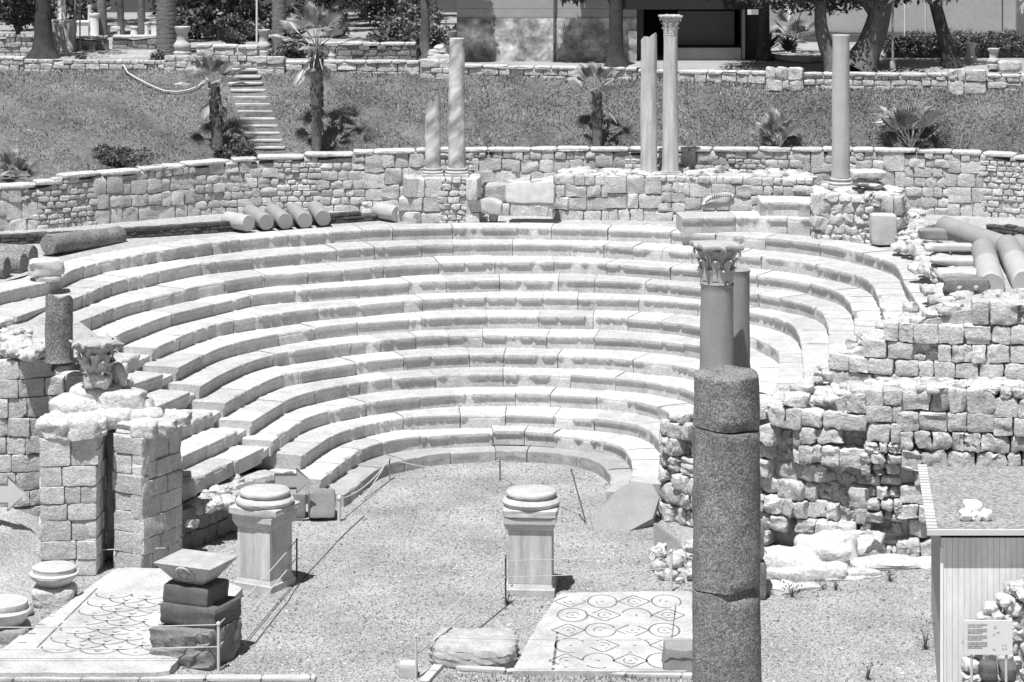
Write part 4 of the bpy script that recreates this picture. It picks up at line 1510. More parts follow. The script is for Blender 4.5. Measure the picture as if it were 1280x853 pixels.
# ------------------------------------------------------------------ SIGNS
def arrow_sign(x, y, Y, w_, h_, label, material):
    c = A(x, y, Y)
    root = thing('arrow_sign', (c.x, c.y, 0), label, 'sign')
    mb = MB()
    hw, hh = w_ / 2, h_ / 2
    pts = [(-hw, -hh * .55), (hw * .2, -hh * .55), (hw * .2, -hh), (hw, 0), (hw * .2, hh), (hw * .2, hh * .55), (-hw, hh * .55)]
    prism(mb, [(c.x + a, c.y, c.z + b) for a, b in pts], (0, -1, 0), .03)
    mb.build('board', material, root, smooth=False)
    eb = MB()
    P_ = [(c.x + a, c.y - .005, c.z + b) for a, b in pts]
    tube(eb, P_ + [P_[0]], .016, 5)
    eb.build('edging', 'oldwood', root)
    pb = MB()
    tube(pb, [(c.x - hw * .3, c.y + .05, 0), (c.x - hw * .3, c.y + .05, c.z)], .03, 8)
    pb.build('post', 'steel', root)
    return root


arrow_sign(4, 617, 70.2, 1.15, .9, 'pale arrow-shaped sign at the left edge pointing right', 'offwhite')
arrow_sign(366, 601, 74.6, 1.0, .68, 'grey arrow-shaped sign behind the angled left pedestal', 'signgrey')

# ------------------------------------------------------------------ SHED
fy, by_ = 58.0, 66.5
xl, xb = A(1176, 0, fy).x, A(1164, 0, by_).x
xr = xl + 6
zf = H - (672 - YH) * fy / F
shed = thing('shed', ((xl + xr) / 2, fy + 4, 0), 'low shed with a gravel roof and pale ribbed front at the right', 'shed')
mb = MB()
zb_ = 3.3
v = [(xl, fy, 0), (xr, fy, 0), (xr, by_, 0), (xb, by_, 0), (xl, fy, zf), (xr, fy, zf), (xr, by_, zb_), (xb, by_, zb_)]
mb.add(v, [(1, 2, 6, 5), (2, 3, 7, 6), (3, 0, 4, 7), (0, 3, 2, 1)])
mb.build('side_wall', 'signgrey', shed, smooth=False)
mb = MB()
x = xl
k = 0
while x < xr - .01:
    wd = .125
    box(mb, (x + wd / 2, fy + .02, 0), (wd - .006, .05, zf - .01), 0, U(.97, 1.03))
    x += wd
mb.add([(xl, fy + .03, 0), (xr, fy + .03, 0), (xr, fy + .03, zf - .01), (xl, fy + .03, zf - .01)], [(0, 1, 2, 3)], .4)
box(mb, (xl + .015, fy - .02, 0), (.06, .05, zf - .2), 0, 1.15)
mb.build('ribbed_front', 'panel', shed, smooth=False)
mb = MB()
rl0, rl1 = A(1160, 664, fy - .25), A(1148, 583, by_ + .2)
zr0, zr1 = rl0.z, rl1.z
nn = 12
pts0 = [(rl0.x, fy - .25, zr0), (xr + .3, fy - .25, zr0), (xr + .3, by_ + .2, zr1), (rl1.x, by_ + .2, zr1)]
prism(mb, pts0, (0, 0, 1), .05)
mb.build('gravel_roof', 'gravelroof', shed, smooth=False)
mb = MB()
mb.add([(rl0.x - .02, fy - .27, zr0 - .09), (xr + .3, fy - .27, zr0 - .09), (xr + .3, fy - .27, zr0 + .025), (rl0.x - .02, fy - .27, zr0 + .025),
        (rl0.x - .02, fy - .2, zr0 - .09), (xr + .3, fy - .2, zr0 - .09), (xr + .3, fy - .2, zr0 + .025), (rl0.x - .02, fy - .2, zr0 + .025)],
       [(0, 1, 2, 3), (7, 6, 5, 4), (3, 2, 6, 7), (0, 4, 5, 1), (0, 3, 7, 4), (1, 5, 6, 2)])
mb.build('roof_edge', 'offwhite', shed, smooth=False)
for k in range(22):
    f = k / 22
    mb = MB()
    c = Vector(pts0[0]).lerp(Vector(pts0[3]), f + .01)
    box(mb, (c.x + .1, c.y + .1, c.z + .004), (.22, .17, .045), -.1, U(.85, 1.1))
    mb.build('roof_slat', 'offwhite', shed, smooth=False)
for k, (x, y, s3, lab) in enumerate(((1207, 655, (.26, .25, .24), 'left one of three pale stones in a row on the shed roof'), (1220, 657, (.2, .22, .2), 'middle one of three pale stones in a row on the shed roof'),
                                  (1232, 655, (.22, .25, .24), 'right one of three pale stones in a row on the shed roof'), (1214, 645, (.42, .3, .22), 'flat pale stone bridging the three others on the shed roof'))):
    f = (664 - y) / 81
    Yq = fy + 1.0 if k < 3 else fy + 1.2
    c = A(x, y, Yq)
    zroof = zr0 + (zr1 - zr0) * (Yq - fy) / (by_ - fy)
    mb = MB()
    stone(mb, (c.x, c.y, zroof + s3[2] * (.45 if k < 3 else 1.35)), s3, 4, .06, rotz(U(0, 1)), 6, 1.15)
    tag(mb.build('roof_stone', 'white'), lab, 'stone', 'stones weighing down the shed roof')

# rubble wall, dark rounded blocks and information board before the shed
rw2 = []
for x, yt in ((1206, 850), (1222, 800), (1240, 772), (1262, 752), (1290, 735), (1340, 720)):
    p = A(x, 0, 57.0)
    rw2.append((p, 0, H - (yt - YH) * 57 / F))
wall('rubble_pile_wall', 'stepped heap of pale stones against the shed front', 'wall', rw2, 'rubble', thick=.6, material='rub', n=6, drop=.02, ragged=.15, tones=(.95, 1.2), cdrop=.45, toprub=8)
for k, (x, lab) in enumerate(((1236, 'dark round-topped block left of the board post'), (1259, 'dark round-topped block behind the right board post'))):
    c = A(x, 827, 56.2)
    mb = MB()
    stone(mb, (c.x, c.y, c.z - .2), (.34, .4, .42), 4.5, .03, None, 7, 1)
    stone(mb, (c.x, c.y, (c.z - .42) / 2), (.36, .42, c.z - .42), 10, .02, None, 6, 1)
    tag(mb.build('dark_block', 'dkstone'), lab, 'stone block')
Ys = 55.0
c = A(1235, 797, Ys)
sg = thing('information_board', (c.x, c.y, 0), 'white information board on two posts in front of the shed', 'sign')
wS, hS = 61 * Ys / F, 43 * Ys / F
mb = MB()
T = Matrix.Rotation(-.12, 3, 'X')
box(mb, (c.x, c.y, c.z - hS / 2), (wS, .03, hS), 0, 1, .004)
mb.build('board', 'white', sg, smooth=False)
mb = MB()
yy = c.y - .02
z = c.z + hS / 2 - .09
for nl in (2, 3, 3, 4):
    mb = MB()
    for q_ in range(nl):
        ww = wS * .4 * (.75 if q_ == nl - 1 else 1)
        box(mb, (c.x - wS * .42 + ww / 2, yy, z), (ww, .006, .026), 0, U(.9, 1.1))
        z -= .034
    z -= .03
    o = mb.build('text_block', 'ink', sg, smooth=False)
    o['kind'] = 'stuff'
for (dx, dz, a_, b_) in ((.14, .2, .05, .05), (.2, .1, .06, .03), (.12, .05, .03, .04), (.3, -.16, .03, .03), (.36, -.16, .03, .03), (.3, -.23, .03, .03), (.36, -.23, .03, .03), (.12, -.24, .06, .02)):
    mb = MB()
    box(mb, (c.x + wS * dx, yy, c.z + dz), (a_, .006, b_), 0, 1.2)
    mb.build('picture', 'ink', sg, smooth=False)
for dx in (-.33, .38):
    mb = MB()
    tube(mb, [(c.x + wS * dx, c.y + .04, 0), (c.x + wS * dx, c.y + .04, c.z + hS * .3)], .028, 8)
    mb.build('post', 'offwhite', sg)

# ------------------------------------------------------------------ GRASS BANK AND GARDEN
# garden wall line (front foot) and retaining wall back edge give the bank
gw_px = [(-700, 95, 106), (-120, 91, 104.6), (0, 88, 104), (330, 88, 103), (560, 94, 102.2), (800, 100, 101.3), (1000, 110, 100), (1280, 113, 99), (1420, 115, 98.6), (1900, 118, 97.5)]
gw = [A(x, y, Y) for x, y, Y in gw_px]


def bank_pt(px, f):
    x = px
    a = Vector((np.interp(x, [c[0] for c in gw_px], [g_.x for g_ in gw]), np.interp(x, [c[0] for c in gw_px], [g_.y for g_ in gw]), np.interp(x, [c[0] for c in gw_px], [g_.z for g_ in gw])))
    xs = [-700, -120, 0, 60, 75, 140, 275, 330, 430, 520, 640, 800, 960, 1060, 1130, 1237, 1300, 1400, 1900]
    b = Vector((np.interp(x, xs, [c[0].x for c in bw_ctrl]), np.interp(x, xs, [c[0].y for c in bw_ctrl]) + .75, np.interp(x, xs, [c[2] for c in bw_ctrl]) - .02))
    p = b.lerp(a, f)
    p.z += .12 * sin(pi * f) + .05 * noise.noise(Vector((p.x * .9, p.y * .9, 5))) * (1 if f > .05 else 0)
    return p


mb = MB()
v = []
nf = 14
xs_ = np.linspace(-690, 1890, 180)
for j in range(nf):
    for x in xs_:
        v.append(tuple(bank_pt(x, j / (nf - 1) * 1.08)))
mb.add(v, grid_faces(nf, len(xs_)))
bank = mb.build('grass_bank', 'grassbed', kind='structure')
mb = MB()
N = 62000
for k in range(N):
    x = U(-20, 1300)
    f = U(.0, 1.02)
    if abs(x - (333 - 35 * f)) < 25 and f > .02:
        continue
    c = bank_pt(x, f)
    den = noise.noise(Vector((c.x * .5, c.y * .8, 2)))
    if den < -.25 and random.random() < .6:
        continue
    h = U(.03, .085) * (1 + .8 * den) * (2 if random.random() < .03 else 1)
    if f > .93:
        h *= U(1, 2.2)
    a = U(0, pi)
    wd = U(.012, .03)
    dx, dy = wd * cos(a), wd * sin(a)
    mb.add([(c.x - dx, c.y - dy, c.z - .01), (c.x + dx, c.y + dy, c.z - .01), (c.x + U(-.08, .08), c.y + U(-.08, .08), c.z + h)], np.array([[0, 1, 2]]), max(.3, U(.5, 1.6) * (1 + .6 * den + .7 * noise.noise(Vector((c.x * 1.7, c.y * 2.2, 7))))))
mb.build('bank_grass', 'grass', kind='stuff', smooth=False)

GZ = 10.15
mb = MB()
v = []
xs2 = [-120, 0, 330, 560, 800, 1000, 1280, 1420]
front = [(g_.x, g_.y + .35, min(GZ, g_.z + .42)) for g_ in gw]
mid = [(g_.x * 1.03, g_.y + 2.2, GZ) for g_ in gw]
far = [(g_.x * 8, 700, GZ) for g_ in gw]
mb.add(front + mid + far, grid_faces(3, len(gw)))
mb.build('garden_ground', 'soil', kind='structure', smooth=False)
# lit sandy path behind the left part of the garden wall
mb = MB()
mb.add([tuple(G(60, 75, GZ + .004)), tuple(G(198, 71, GZ + .004)), tuple(G(190, 62.5, GZ + .004)), tuple(G(70, 65, GZ + .004))], [(0, 1, 2, 3)])
mb.build('path', 'sand', kind='structure', smooth=False)


def gwall(x0, x1, yt, label, style='low', drop_y=None, thick=.45, wtone=(.9, 1.15), dY=0.0, cop=True):
    ct = []
    n = max(2, int((x1 - x0) / 60) + 1)
    for x in np.linspace(x0, x1, n):
        b = bank_pt(x, 1)
        Y = b.y + dY
        p = A(x, 0, Y)
        y = yt if np.isscalar(yt) else np.interp(x, [x0, x1], yt)
        ct.append((p, b.z - .15, H - (y + (4 if cop else 0) - YH) * Y / F))
    return wall('garden_wall', label, 'wall', ct, style, thick=thick, material='rub', coping=((.5, 1.1), .13, .5) if cop else None, tones=wtone, ragged=.04, depth=.3,
                group='sections of the low garden wall above the grass bank', recess=.1, drop=.01)


gwall(-100, 29, 71, 'garden wall section at the far left, before the small round tree', 'low')
gwall(30, 205, (76, 76), 'very low kerb-like garden wall section below the sandy path', 'low', cop=False)
gwall(205, 245, (70, 70), 'stubby garden wall section under the urn beside the thick palm', 'low', cop=False, dY=-.1)
gwall(245, 322, (55, 57), 'taller garden wall section behind the small fan palm', 'low', dY=.3)
gwall(320, 355, (71, 71), 'projecting garden wall block under the second palm trunk', 'low', cop=False, dY=-.25)
gwall(356, 524, (76, 76), 'garden wall section behind the slender palm, below the leafy shrub', 'low')
gwall(525, 566, (74, 75), 'projecting pale garden wall block left of the tall veined column', 'low', cop=False, dY=-.25)
gwall(567, 796, (81, 85), 'long garden wall section below the stained plaster building', 'low')
gwall(797, 957, (87, 90), 'garden wall section below the dark kiosk', 'low')
gwall(957, 1003, (84, 85), 'block-built garden wall pier right of the kiosk', 'rough', cop=False, dY=-.25)
gwall(1004, 1185, (91, 92), 'garden wall section under the big twisted tree', 'low')
gwall(1186, 1233, (87, 88), 'block-built garden wall pier under the leaning trunk', 'rough', cop=False, dY=-.25)
gwall(1234, 1400, (93, 94), 'garden wall section at the far right below the stone pots', 'low')

# stairs climbing the bank
t0, t1 = Vector(bank_pt(333, .03)), Vector(bank_pt(300, .97))
t0.z += .06
t1.z += .12
stairs = thing('stairs', t0, 'narrow stone stairway climbing the grass bank at the left', 'stairs')
mb = MB()
ns = 12
for k in range(ns):
    f = (k + .5) / ns
    c = t0.lerp(t1, f)
    z = t0.z + (t1.z - t0.z) * (k + 1) / ns
    stone(mb, (c.x, c.y + .2, z - .045), (1.32, .42, .09), 12, .04, rotz(U(-.03, .03)), 5, U(.9, 1.1))
mb.build('treads', 'carved', stairs)
mb = MB()
for k in range(ns):
    f = (k + .5) / ns
    c = t0.lerp(t1, f)
    z = t0.z + (t1.z - t0.z) * (k + 1) / ns
    box(mb, (c.x, c.y + .35, z - .45), (1.26, .55, .36), 0, .8)
mb.build('risers', 'midstone', stairs, smooth=False)
# hose
mb = MB()
hp_ = [(150, 75, 104.5)]
pts = [A(150, 74, 104.0)]
for x, f in ((160, .93), (172, .86), (184, .79), (194, .745), (205, .71), (220, .70), (235, .72), (247, .76), (255, .82)):
    p = bank_pt(x, f)
    pts.append(p + Vector((0, 0, .13)))
tube(mb, pts, .028, 6)
tag(mb.build('hose', 'offwhite'), 'pale hose looping over the top of the grass bank', 'hose')


# ------------------------------------------------------------------ VEGETATION
def leaf_cloud(mb, c, rad, n, size, clumps=14, hollow=.45, elong=2.0, droop=0.0, tone=(.55, 1.6)):
    cl = []
    for k in range(clumps):
        d = rng.normal(size=3)
        d /= np.linalg.norm(d)
        cl.append(np.array(c) + d * np.array(rad) * rng.uniform(hollow, .92))
    per = n // clumps
    for q in cl:
        ct = rng.uniform(.7, 1.25)
        cr = np.array(rad) * rng.uniform(.28, .5)
        d = rng.normal(size=(per, 3))
        d /= np.linalg.norm(d, axis=1)[:, None]
        p = q + d * cr * rng.uniform(.3, 1, size=(per, 1)) ** .6
        ax = rng.normal(size=(per, 3)) + np.array([0, 0, -droop])
        ax /= np.linalg.norm(ax, axis=1)[:, None]
        b = np.cross(ax, rng.normal(size=(per, 3)))
        b /= np.linalg.norm(b, axis=1)[:, None] + 1e-9
        s = size * rng.uniform(.6, 1.3, size=(per, 1))
        v = np.stack([p - ax * s * .5, p + b * s * .5 / elong, p + ax * s * .5, p - b * s * .5 / elong], 1).reshape(-1, 3)
        tn = np.repeat(ct * rng.uniform(tone[0], tone[1], per), 4)
        mb.add(v, np.arange(4 * per).reshape(-1, 4), tn)


def fan(mb, base, direction, plen, rad, nseg=22, spread=2.6, fold=.3, tone=1.0, up=None):
    """one fan-palm leaf: petiole plus narrow radiating segments"""
    d = Vector(direction).normalized()
    side = d.cross(Vector((0, 0, 1)))
    if side.length < .1:
        side = Vector((1, 0, 0))
    side.normalize()
    nrm = side.cross(d).normalized()
    base = Vector(base)
    hub = base + d * plen
    tube(mb, [base, base.lerp(hub, .5) + Vector((0, 0, .04)), hub], .022, 4, tone * 1.25, .014)
    vs, fs = [], []
    for k in range(nseg):
        a = (k / (nseg - 1) - .5) * spread
        dir_ = (d * cos(a) + side * sin(a)).normalized()
        w_ = rad * .36 * spread / nseg
        r = rad * (1 - .25 * abs(a) / (spread / 2)) * U(.9, 1.05)
        pn = dir_.cross(nrm).normalized()
        n0 = len(vs)
        tip = hub + dir_ * r + Vector((0, 0, -.18 * r * r)) + nrm * fold * rad * .2 * (abs(a) / spread)
        m1 = hub + dir_ * r * .6 + nrm * fold * rad * .1
        vs += [hub[:], (m1 + pn * w_ * .6 + nrm * .03)[:], tip[:], (m1 - pn * w_ * .6 - nrm * .02)[:]]
        fs.append((n0, n0 + 1, n0 + 2, n0 + 3))
    mb.add(vs, fs, np.repeat([tone * U(.75, 1.25) for _ in range(nseg)], 4))


def palm_trunk(mb, p, h, r0, r1, boots=True, lean=(0, 0)):
    prof = []
    n = int(h / .09) + 2
    pts, rs = [], []
    for k in range(n):
        f = k / (n - 1)
        r = r0 + (r1 - r0) * f
        pts.append((p[0] + lean[0] * f, p[1] + lean[1] * f, p[2] + h * f - .03))
        rs.append(r * (1.05 if k % 2 else .95))
    tube(mb, pts, rs, 14, 1.0)
    if boots:
        for k in range(int(h * 60)):
            f = U(.35, 1)
            a = U(0, 2 * pi)
            r = r0 + (r1 - r0) * f
            q = Vector((p[0] + lean[0] * f + r * cos(a), p[1] + lean[1] * f + r * sin(a), p[2] + h * f))
            q2 = q + Vector((cos(a) * .05, sin(a) * .05, .10))
            tube(mb, [q, q2], .05, 4, U(.5, 1.4), .02)


def fan_palm(p, h, r0, r1, nleaf, plen, rad, label, name='fan_palm', boots=True, updirs=None, dead=0, lean=(0, 0), scale_up=.6):
    root = thing(name, p, label, 'palm', 'fan palms on the grass bank')
    if h > .3:
        mb = MB()
        palm_trunk(mb, p, h, r0, r1, boots, lean)
        mb.build('trunk', 'palmbark' if not boots else 'bark', root, angle=70)
    top = Vector(p) + Vector((lean[0], lean[1], h))
    mb = MB()
    for k in range(nleaf):
        a = k * 2.4 + U(-.3, .3)
        e = updirs[0] + (updirs[1] - updirs[0]) * (k / max(1, nleaf - 1))
        d = (cos(a) * cos(e), sin(a) * cos(e), sin(e))
        fan(mb, top - Vector((0, 0, U(0, .25))), d, plen * U(.8, 1.15), rad * U(.85, 1.1), tone=U(.75, 1.35))
    for k in range(dead):
        a = U(0, 6.28)
        e = U(-1.2, -.5)
        fan(mb, top - Vector((0, 0, .15)), (cos(a) * cos(e), sin(a) * cos(e), sin(e)), plen * .8, rad * .8, tone=1.5, spread=1.5)
    mb.build('fronds', 'frond_lt' if h < .3 or rad < .97 else 'frond', root, smooth=False)
    return root


fan_palm(bank_pt(270, .12), 2.35, .24, .15, 14, .7, .82, 'small fan palm with a shaggy trunk left of the stairway', updirs=(1.4, .15), dead=2, lean=(-.15, 0))
fan_palm(bank_pt(394, .02), 3.9, .19, .2, 16, 1.0, .9, 'tall slender fan palm right of the stairway', updirs=(1.45, .1), dead=5)
fan_palm(bank_pt(748, .03), 2.0, .2, .14, 11, .75, .75, 'fan palm with a dark shaggy trunk before the plaster building', updirs=(1.45, .45), dead=1, lean=(-.05, 0))
fan_palm(bank_pt(976, .02), .1, .1, .1, 12, .7, .92, 'trunkless young fan palm left of the smooth grey column', updirs=(1.45, .75))
fan_palm(bank_pt(1143, .02), .1, .1, .1, 15, .9, 1.25, 'larger trunkless young fan palm right of the smooth grey column', updirs=(1.45, .7))
fan_palm(bank_pt(14, .1) + Vector((0, 0, -.4)), .15, .1, .1, 11, .6, .75, 'trunkless young fan palm at the left edge above the retaining wall', updirs=(1.4, .6))


def bush(px, f, rad, n, size, label, lm='leaf', name='bush', at=None):
    p = at if at is not None else bank_pt(px, f)
    root = thing(name, p, label, 'bush', 'bushes of the garden and bank')
    mb = MB()
    leaf_cloud(mb, (p.x, p.y, p.z + rad[2] * .75), rad, n, size, 16, .3)
    mb.build('foliage', lm, root, smooth=False)
    mb = MB()
    for k in range(7):
        a = U(0, 6.28)
        tube(mb, [p - Vector((0, 0, .05)), p + Vector((rad[0] * .6 * cos(a), rad[1] * .6 * sin(a), rad[2] * 1.1))], .03, 5, 1, .01)
    mb.build('branches', 'bark', root)
    return root


bush(150, .05, (1.05, .6, .45), 1500, .12, 'low spreading bush on the bank left of the small fan palm')
bush(290, .03, (.85, .5, .32), 1100, .12, 'low bush at the foot of the stairway')
bush(0, 0, (.35, .3, .3), 500, .12, 'dark tuft at the foot of the thick palm trunk', at=G(197, 80, 10.0))
bush(0, 0, (.25, .2, .25), 300, .1, 'small dark weed on the kerb left of the sandy path', at=G(103, 80, 10.0))
bush(0, 0, (1.2, .8, .75), 2600, .16, 'rounded dark shrub behind the taller garden wall section', 'leaf_lt', at=G(290, 60, GZ))
bush(0, 0, (1.2, .8, .95), 2600, .2, 'leafy shrub beside the thin trunk left of the veined column', 'leaf_lt', at=G(492, 73, GZ))
bush(0, 0, (.9, .6, .6), 1400, .2, 'variegated shrub between the palm trunk and the slender palm', 'leaf_lt', at=G(368, 72, GZ))
bush(0, 0, (1.6, .8, 1.1), 2600, .18, 'tall leafy bush left of the plaster building', 'leaf_lt', at=G(545, 66, GZ))


def tree(p, h, r0, r1, crown, label, lean=(0, 0), bark='bark', leaf='leaf', leafsize=.2, n=6000, limbs=5, bend=.0, group='trees of the garden', clumps=26, droop=.4, elong=2.2, hollow=.45):
    root = thing('tree', p, label, 'tree', group)
    mb = MB()
    pts, rs = [], []
    for k in range(9):
        f = k / 8
        pts.append((p.x + lean[0] * f + bend * sin(f * 4), p.y + lean[1] * f, p.z - .05 + h * f))
        rs.append(r0 * (1 + .7 * max(0, .15 - f) / .15) + (r1 - r0) * f)
    tube(mb, pts, rs, 14)
    top = Vector(pts[-1])
    cc = Vector(crown[0])
    for k in range(limbs):
        a = k * 2.4
        s0 = Vector(pts[5 + k % 3])
        e = cc + Vector((cos(a) * crown[1][0] * .6, sin(a) * crown[1][1] * .6, U(-.3, .4) * crown[1][2]))
        md = s0.lerp(e, .5) + Vector((0, 0, .3))
        tube(mb, [s0, md, e], [r1 * .8, r1 * .5, r1 * .15], 8)
    mb.build('trunk', bark, root, angle=70)
    mb = MB()
    leaf_cloud(mb, cc, crown[1], n, leafsize, clumps, hollow, elong, droop)
    mb.build('crown', leaf, root, smooth=False)
    return root


gp = lambda x, y: G(x, y, GZ)
p = gp(22, 70)
tree(p, 1.3, .11, .08, ((p.x, p.y, GZ + 2.05), (1.35, 1.1, .95)), 'small round-headed tree with a thin trunk at the far left', n=5000, leafsize=.16)
p = gp(54, 73)
tree(p, 3.6, .42, .2, ((p.x - .3, p.y + .5, GZ + 4.6), (2.4, 2, 1.9)), 'dark thick-footed tree just right of the small round tree', bark='barkdark', n=5000)
p = gp(530, 72)
tree(p, 3.6, .2, .15, ((A(574, 0, 102.7).x, 102.7, GZ + 3.75), (.95, .7, 1.2)), 'thin dark trunk rising behind the leafy shrub', n=5000, bend=.05)  # unseen crown set off the trunk to shade the plaster building
p = gp(1073, 84)
tree(p, 3.0, .55, .36, ((p.x - .6, p.y + .3, GZ + 3.6), (4.2, 2.6, 1.6)), 'big twisted grey tree behind the smooth column', lean=(1.1, 0), bend=.12, n=11000, leafsize=.24, limbs=7, clumps=40)
p = gp(1046, 86)
tree(p, 3.4, .32, .16, ((p.x - 2.2, p.y + .4, GZ + 3.9), (2.6, 2.0, 1.5)), 'curved dark tree hidden behind the smooth grey column', lean=(-.7, .3), bark='bark', n=7000, leafsize=.24, bend=-.25, clumps=26)
p = gp(1190, 83)
tree(p, 4.2, .27, .2, ((p.x - 1.2, p.y + .2, GZ + 3.9), (2.3, 1.8, 1.5)), 'dark trunk leaning left at the right, with drooping feathery leaves', lean=(-1.1, 0), bark='barkdark', n=5200, leafsize=.34, elong=3.5, droop=1.6, clumps=30)
p = gp(770, 82)
tree(p, 3.4, .28, .24, ((A(728, 0, 102.6).x, 102.6, GZ + 3.7), (1.45, .75, 1.25)), 'rough dark trunk with a stub branch at the plaster building corner', bark='barkdark', n=5200, leafsize=.4, elong=4, droop=1.5)  # crown above the view, placed so its shadow falls on the building
p = gp(1290, 70)
tree(p, 5, .25, .2, ((p.x - 1.4, p.y, GZ + 4.0), (1.5, 1, 1.2)), 'tree mostly beyond the right edge, with one branch hanging in', n=1800, leafsize=.34, elong=3.5, droop=1.2, lean=(.5, 0), clumps=12)
p = gp(900, 78)
tree(Vector((A(955, 0, 104).x, 104, GZ)), 4.6, .22, .2, ((A(950, 0, 103.5).x, 103.5, GZ + 4.1), (2.6, 1.6, 1.5)), 'dark tree overhanging the right end of the kiosk', bark='barkdark', n=5200, leafsize=.26, droop=.8)

# tall palm trunks whose heads are above the view
for x, y, w0, w1, lab in ((209, 69, 27, 20, 'thick grey palm trunk beside the urn'), (349, 72, 19, 14, 'ringed palm trunk behind the slender palm'), (129, 47, 12, 11, 'far grey palm trunk beyond the leaning pale column'),
                          (178, 46, 10, 9, 'narrow far trunk left of the thick palm'), (152, 46, 9, 8, 'far trunk leaning right beside the stone bench')):
    p = gp(x, y)
    root = thing('palm_tree', p, lab, 'palm', 'tall palms of the garden')
    mb = MB()
    s_ = p.y / F / 2
    palm_trunk(mb, p, 6.5, w0 * s_, w1 * s_, False, (U(-.15, .15) if y > 50 else -.3, 0))
    mb.build('trunk', 'palmbark', root, angle=70)
    mb = MB()
    top = p + Vector((0, 0, 6.5))
    for k in range(20):
        a, e = k * 2.4, 1.3 - k * .1
        fan(mb, top, (cos(a) * cos(e), sin(a) * cos(e), sin(e)), .9, 1.0, tone=U(.8, 1.2))
    mb.build('fronds', 'frond', root, smooth=False)

# clipped hedge and the dark wood behind
p0, p1 = gp(1108, 72), gp(1300, 72)
hd = thing('hedge', ((p0.x + p1.x) / 2, p0.y, GZ), 'long clipped hedge in front of the pale wall at the right', 'hedge')
mb = MB()
for k in range(34):
    f = k / 33
    c = p0.lerp(p1, f)
    leaf_cloud(mb, (c.x, c.y, c.z + .5), (.45, .55, .5), 800, .1, 12, .4, 2, 0, (.6, 1.4))
mb.build('foliage', 'leaf_lt', hd, smooth=False)
mb = MB()
box(mb, ((p0.x + p1.x) / 2, p0.y, GZ), ((p1.x - p0.x), .3, .75), 0, 1)
mb.build('branches', 'leaf', hd, smooth=False)
mb = MB()
for k in range(60):
    x = U(20, 560)
    Y = U(118, 128)
    c = A(x, 0, Y)
    leaf_cloud(mb, (c.x, c.y, GZ + U(.6, 4.2)), (1.6, 1.2, 1.3), 520, .3, 9, .2, 2, .3, (.4, 1.5))
for k in range(16):
    c = A(U(230, 560), 0, U(112, 116))
    leaf_cloud(mb, (c.x, c.y, GZ + U(.5, 3)), (1.3, 1.0, 1.1), 520, .26, 9, .2, 2, .3, (.4, 1.5))
o = mb.build('undergrowth', 'leaf', kind='stuff', smooth=False)
tag(o, 'dark mass of shrubs and trees at the back of the garden on the left', 'shrubs')
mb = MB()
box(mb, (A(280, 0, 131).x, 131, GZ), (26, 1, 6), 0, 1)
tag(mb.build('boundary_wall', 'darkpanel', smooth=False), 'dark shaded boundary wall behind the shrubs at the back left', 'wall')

# ------------------------------------------------------------------ GARDEN BUILDINGS AND WALLS
Yb = 103.6
x0, x1 = A(571, 0, Yb).x, A(796, 0, Yb).x
bd = thing('plaster_building', ((x0 + x1) / 2, Yb + 2, GZ), 'stained plaster building behind the garden wall at the centre', 'building')
mb = MB()
nx, nz = 130, 30
v = []
for j in range(nz):
    for i in range(nx):
        X = x0 + (x1 - x0) * i / (nx - 1)
        Z = GZ - .1 + 1.75 * j / (nz - 1)
        v.append((X, Yb + .05 * noise.noise(Vector((X * 1.6, Z * 1.6, 0))), Z))
mb.add(v, grid_faces(nz, nx), np.array([1 + .55 * noise.noise(Vector((q[0] * .9, q[2] * 1.2, 8))) + .5 * noise.noise(Vector((q[0] * 3.1, q[2] * 3.6, 2))) for q in v]))
mb.build('worn_base', 'oldplaster', bd)
mb = MB()
z = GZ + 1.66
while z < GZ + 5:
    box(mb, ((x0 + x1) / 2, Yb + .14, z), (x1 - x0, .2, .35), 0, U(.95, 1.05))
    z += .358
box(mb, ((x0 + x1) / 2, Yb + 2.4, GZ), (x1 - x0, 4.2, 5), 0, 1)
mb.build('upper_wall', 'plaster', bd, smooth=False)
mb = MB()
tube(mb, [(A(693, 0, Yb).x, Yb - .1, GZ), (A(693, 0, Yb).x, Yb - .1, GZ + 4)], .045, 8)
mb.build('drainpipe', 'oldwood', bd)

Yk = 104.2
x0, x1 = A(797, 0, Yk).x, A(927, 0, Yk).x
kd = thing('kiosk', ((x0 + x1) / 2, Yk + 1.5, GZ), 'dark open kiosk with a pale low counter at the garden edge', 'kiosk')
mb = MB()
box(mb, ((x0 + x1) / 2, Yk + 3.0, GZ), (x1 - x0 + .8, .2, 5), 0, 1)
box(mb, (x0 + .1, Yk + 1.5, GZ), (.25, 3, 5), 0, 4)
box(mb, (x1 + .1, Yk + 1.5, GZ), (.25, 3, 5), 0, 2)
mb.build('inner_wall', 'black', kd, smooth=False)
mb = MB()
zt_k = H - (10 - YH) * Yk / F
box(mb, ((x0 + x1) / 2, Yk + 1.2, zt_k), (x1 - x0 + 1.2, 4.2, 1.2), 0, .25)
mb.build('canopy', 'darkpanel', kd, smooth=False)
mb = MB()
xa, xb_ = A(848, 0, Yk).x, A(919, 0, Yk).x
zz0, zz1 = H - (58 - YH) * Yk / F, H - (15 - YH) * Yk / F
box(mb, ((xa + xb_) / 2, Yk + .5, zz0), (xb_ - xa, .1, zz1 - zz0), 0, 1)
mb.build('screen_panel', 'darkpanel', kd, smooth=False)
mb = MB()
xa, xb_ = A(846, 0, Yk).x, A(926, 0, Yk).x
box(mb, ((xa + xb_) / 2, Yk + .1, GZ - .05), (xb_ - xa, .5, zz0 - GZ), 0, 1, .01)
mb.build('counter', 'plaster', kd, smooth=False)
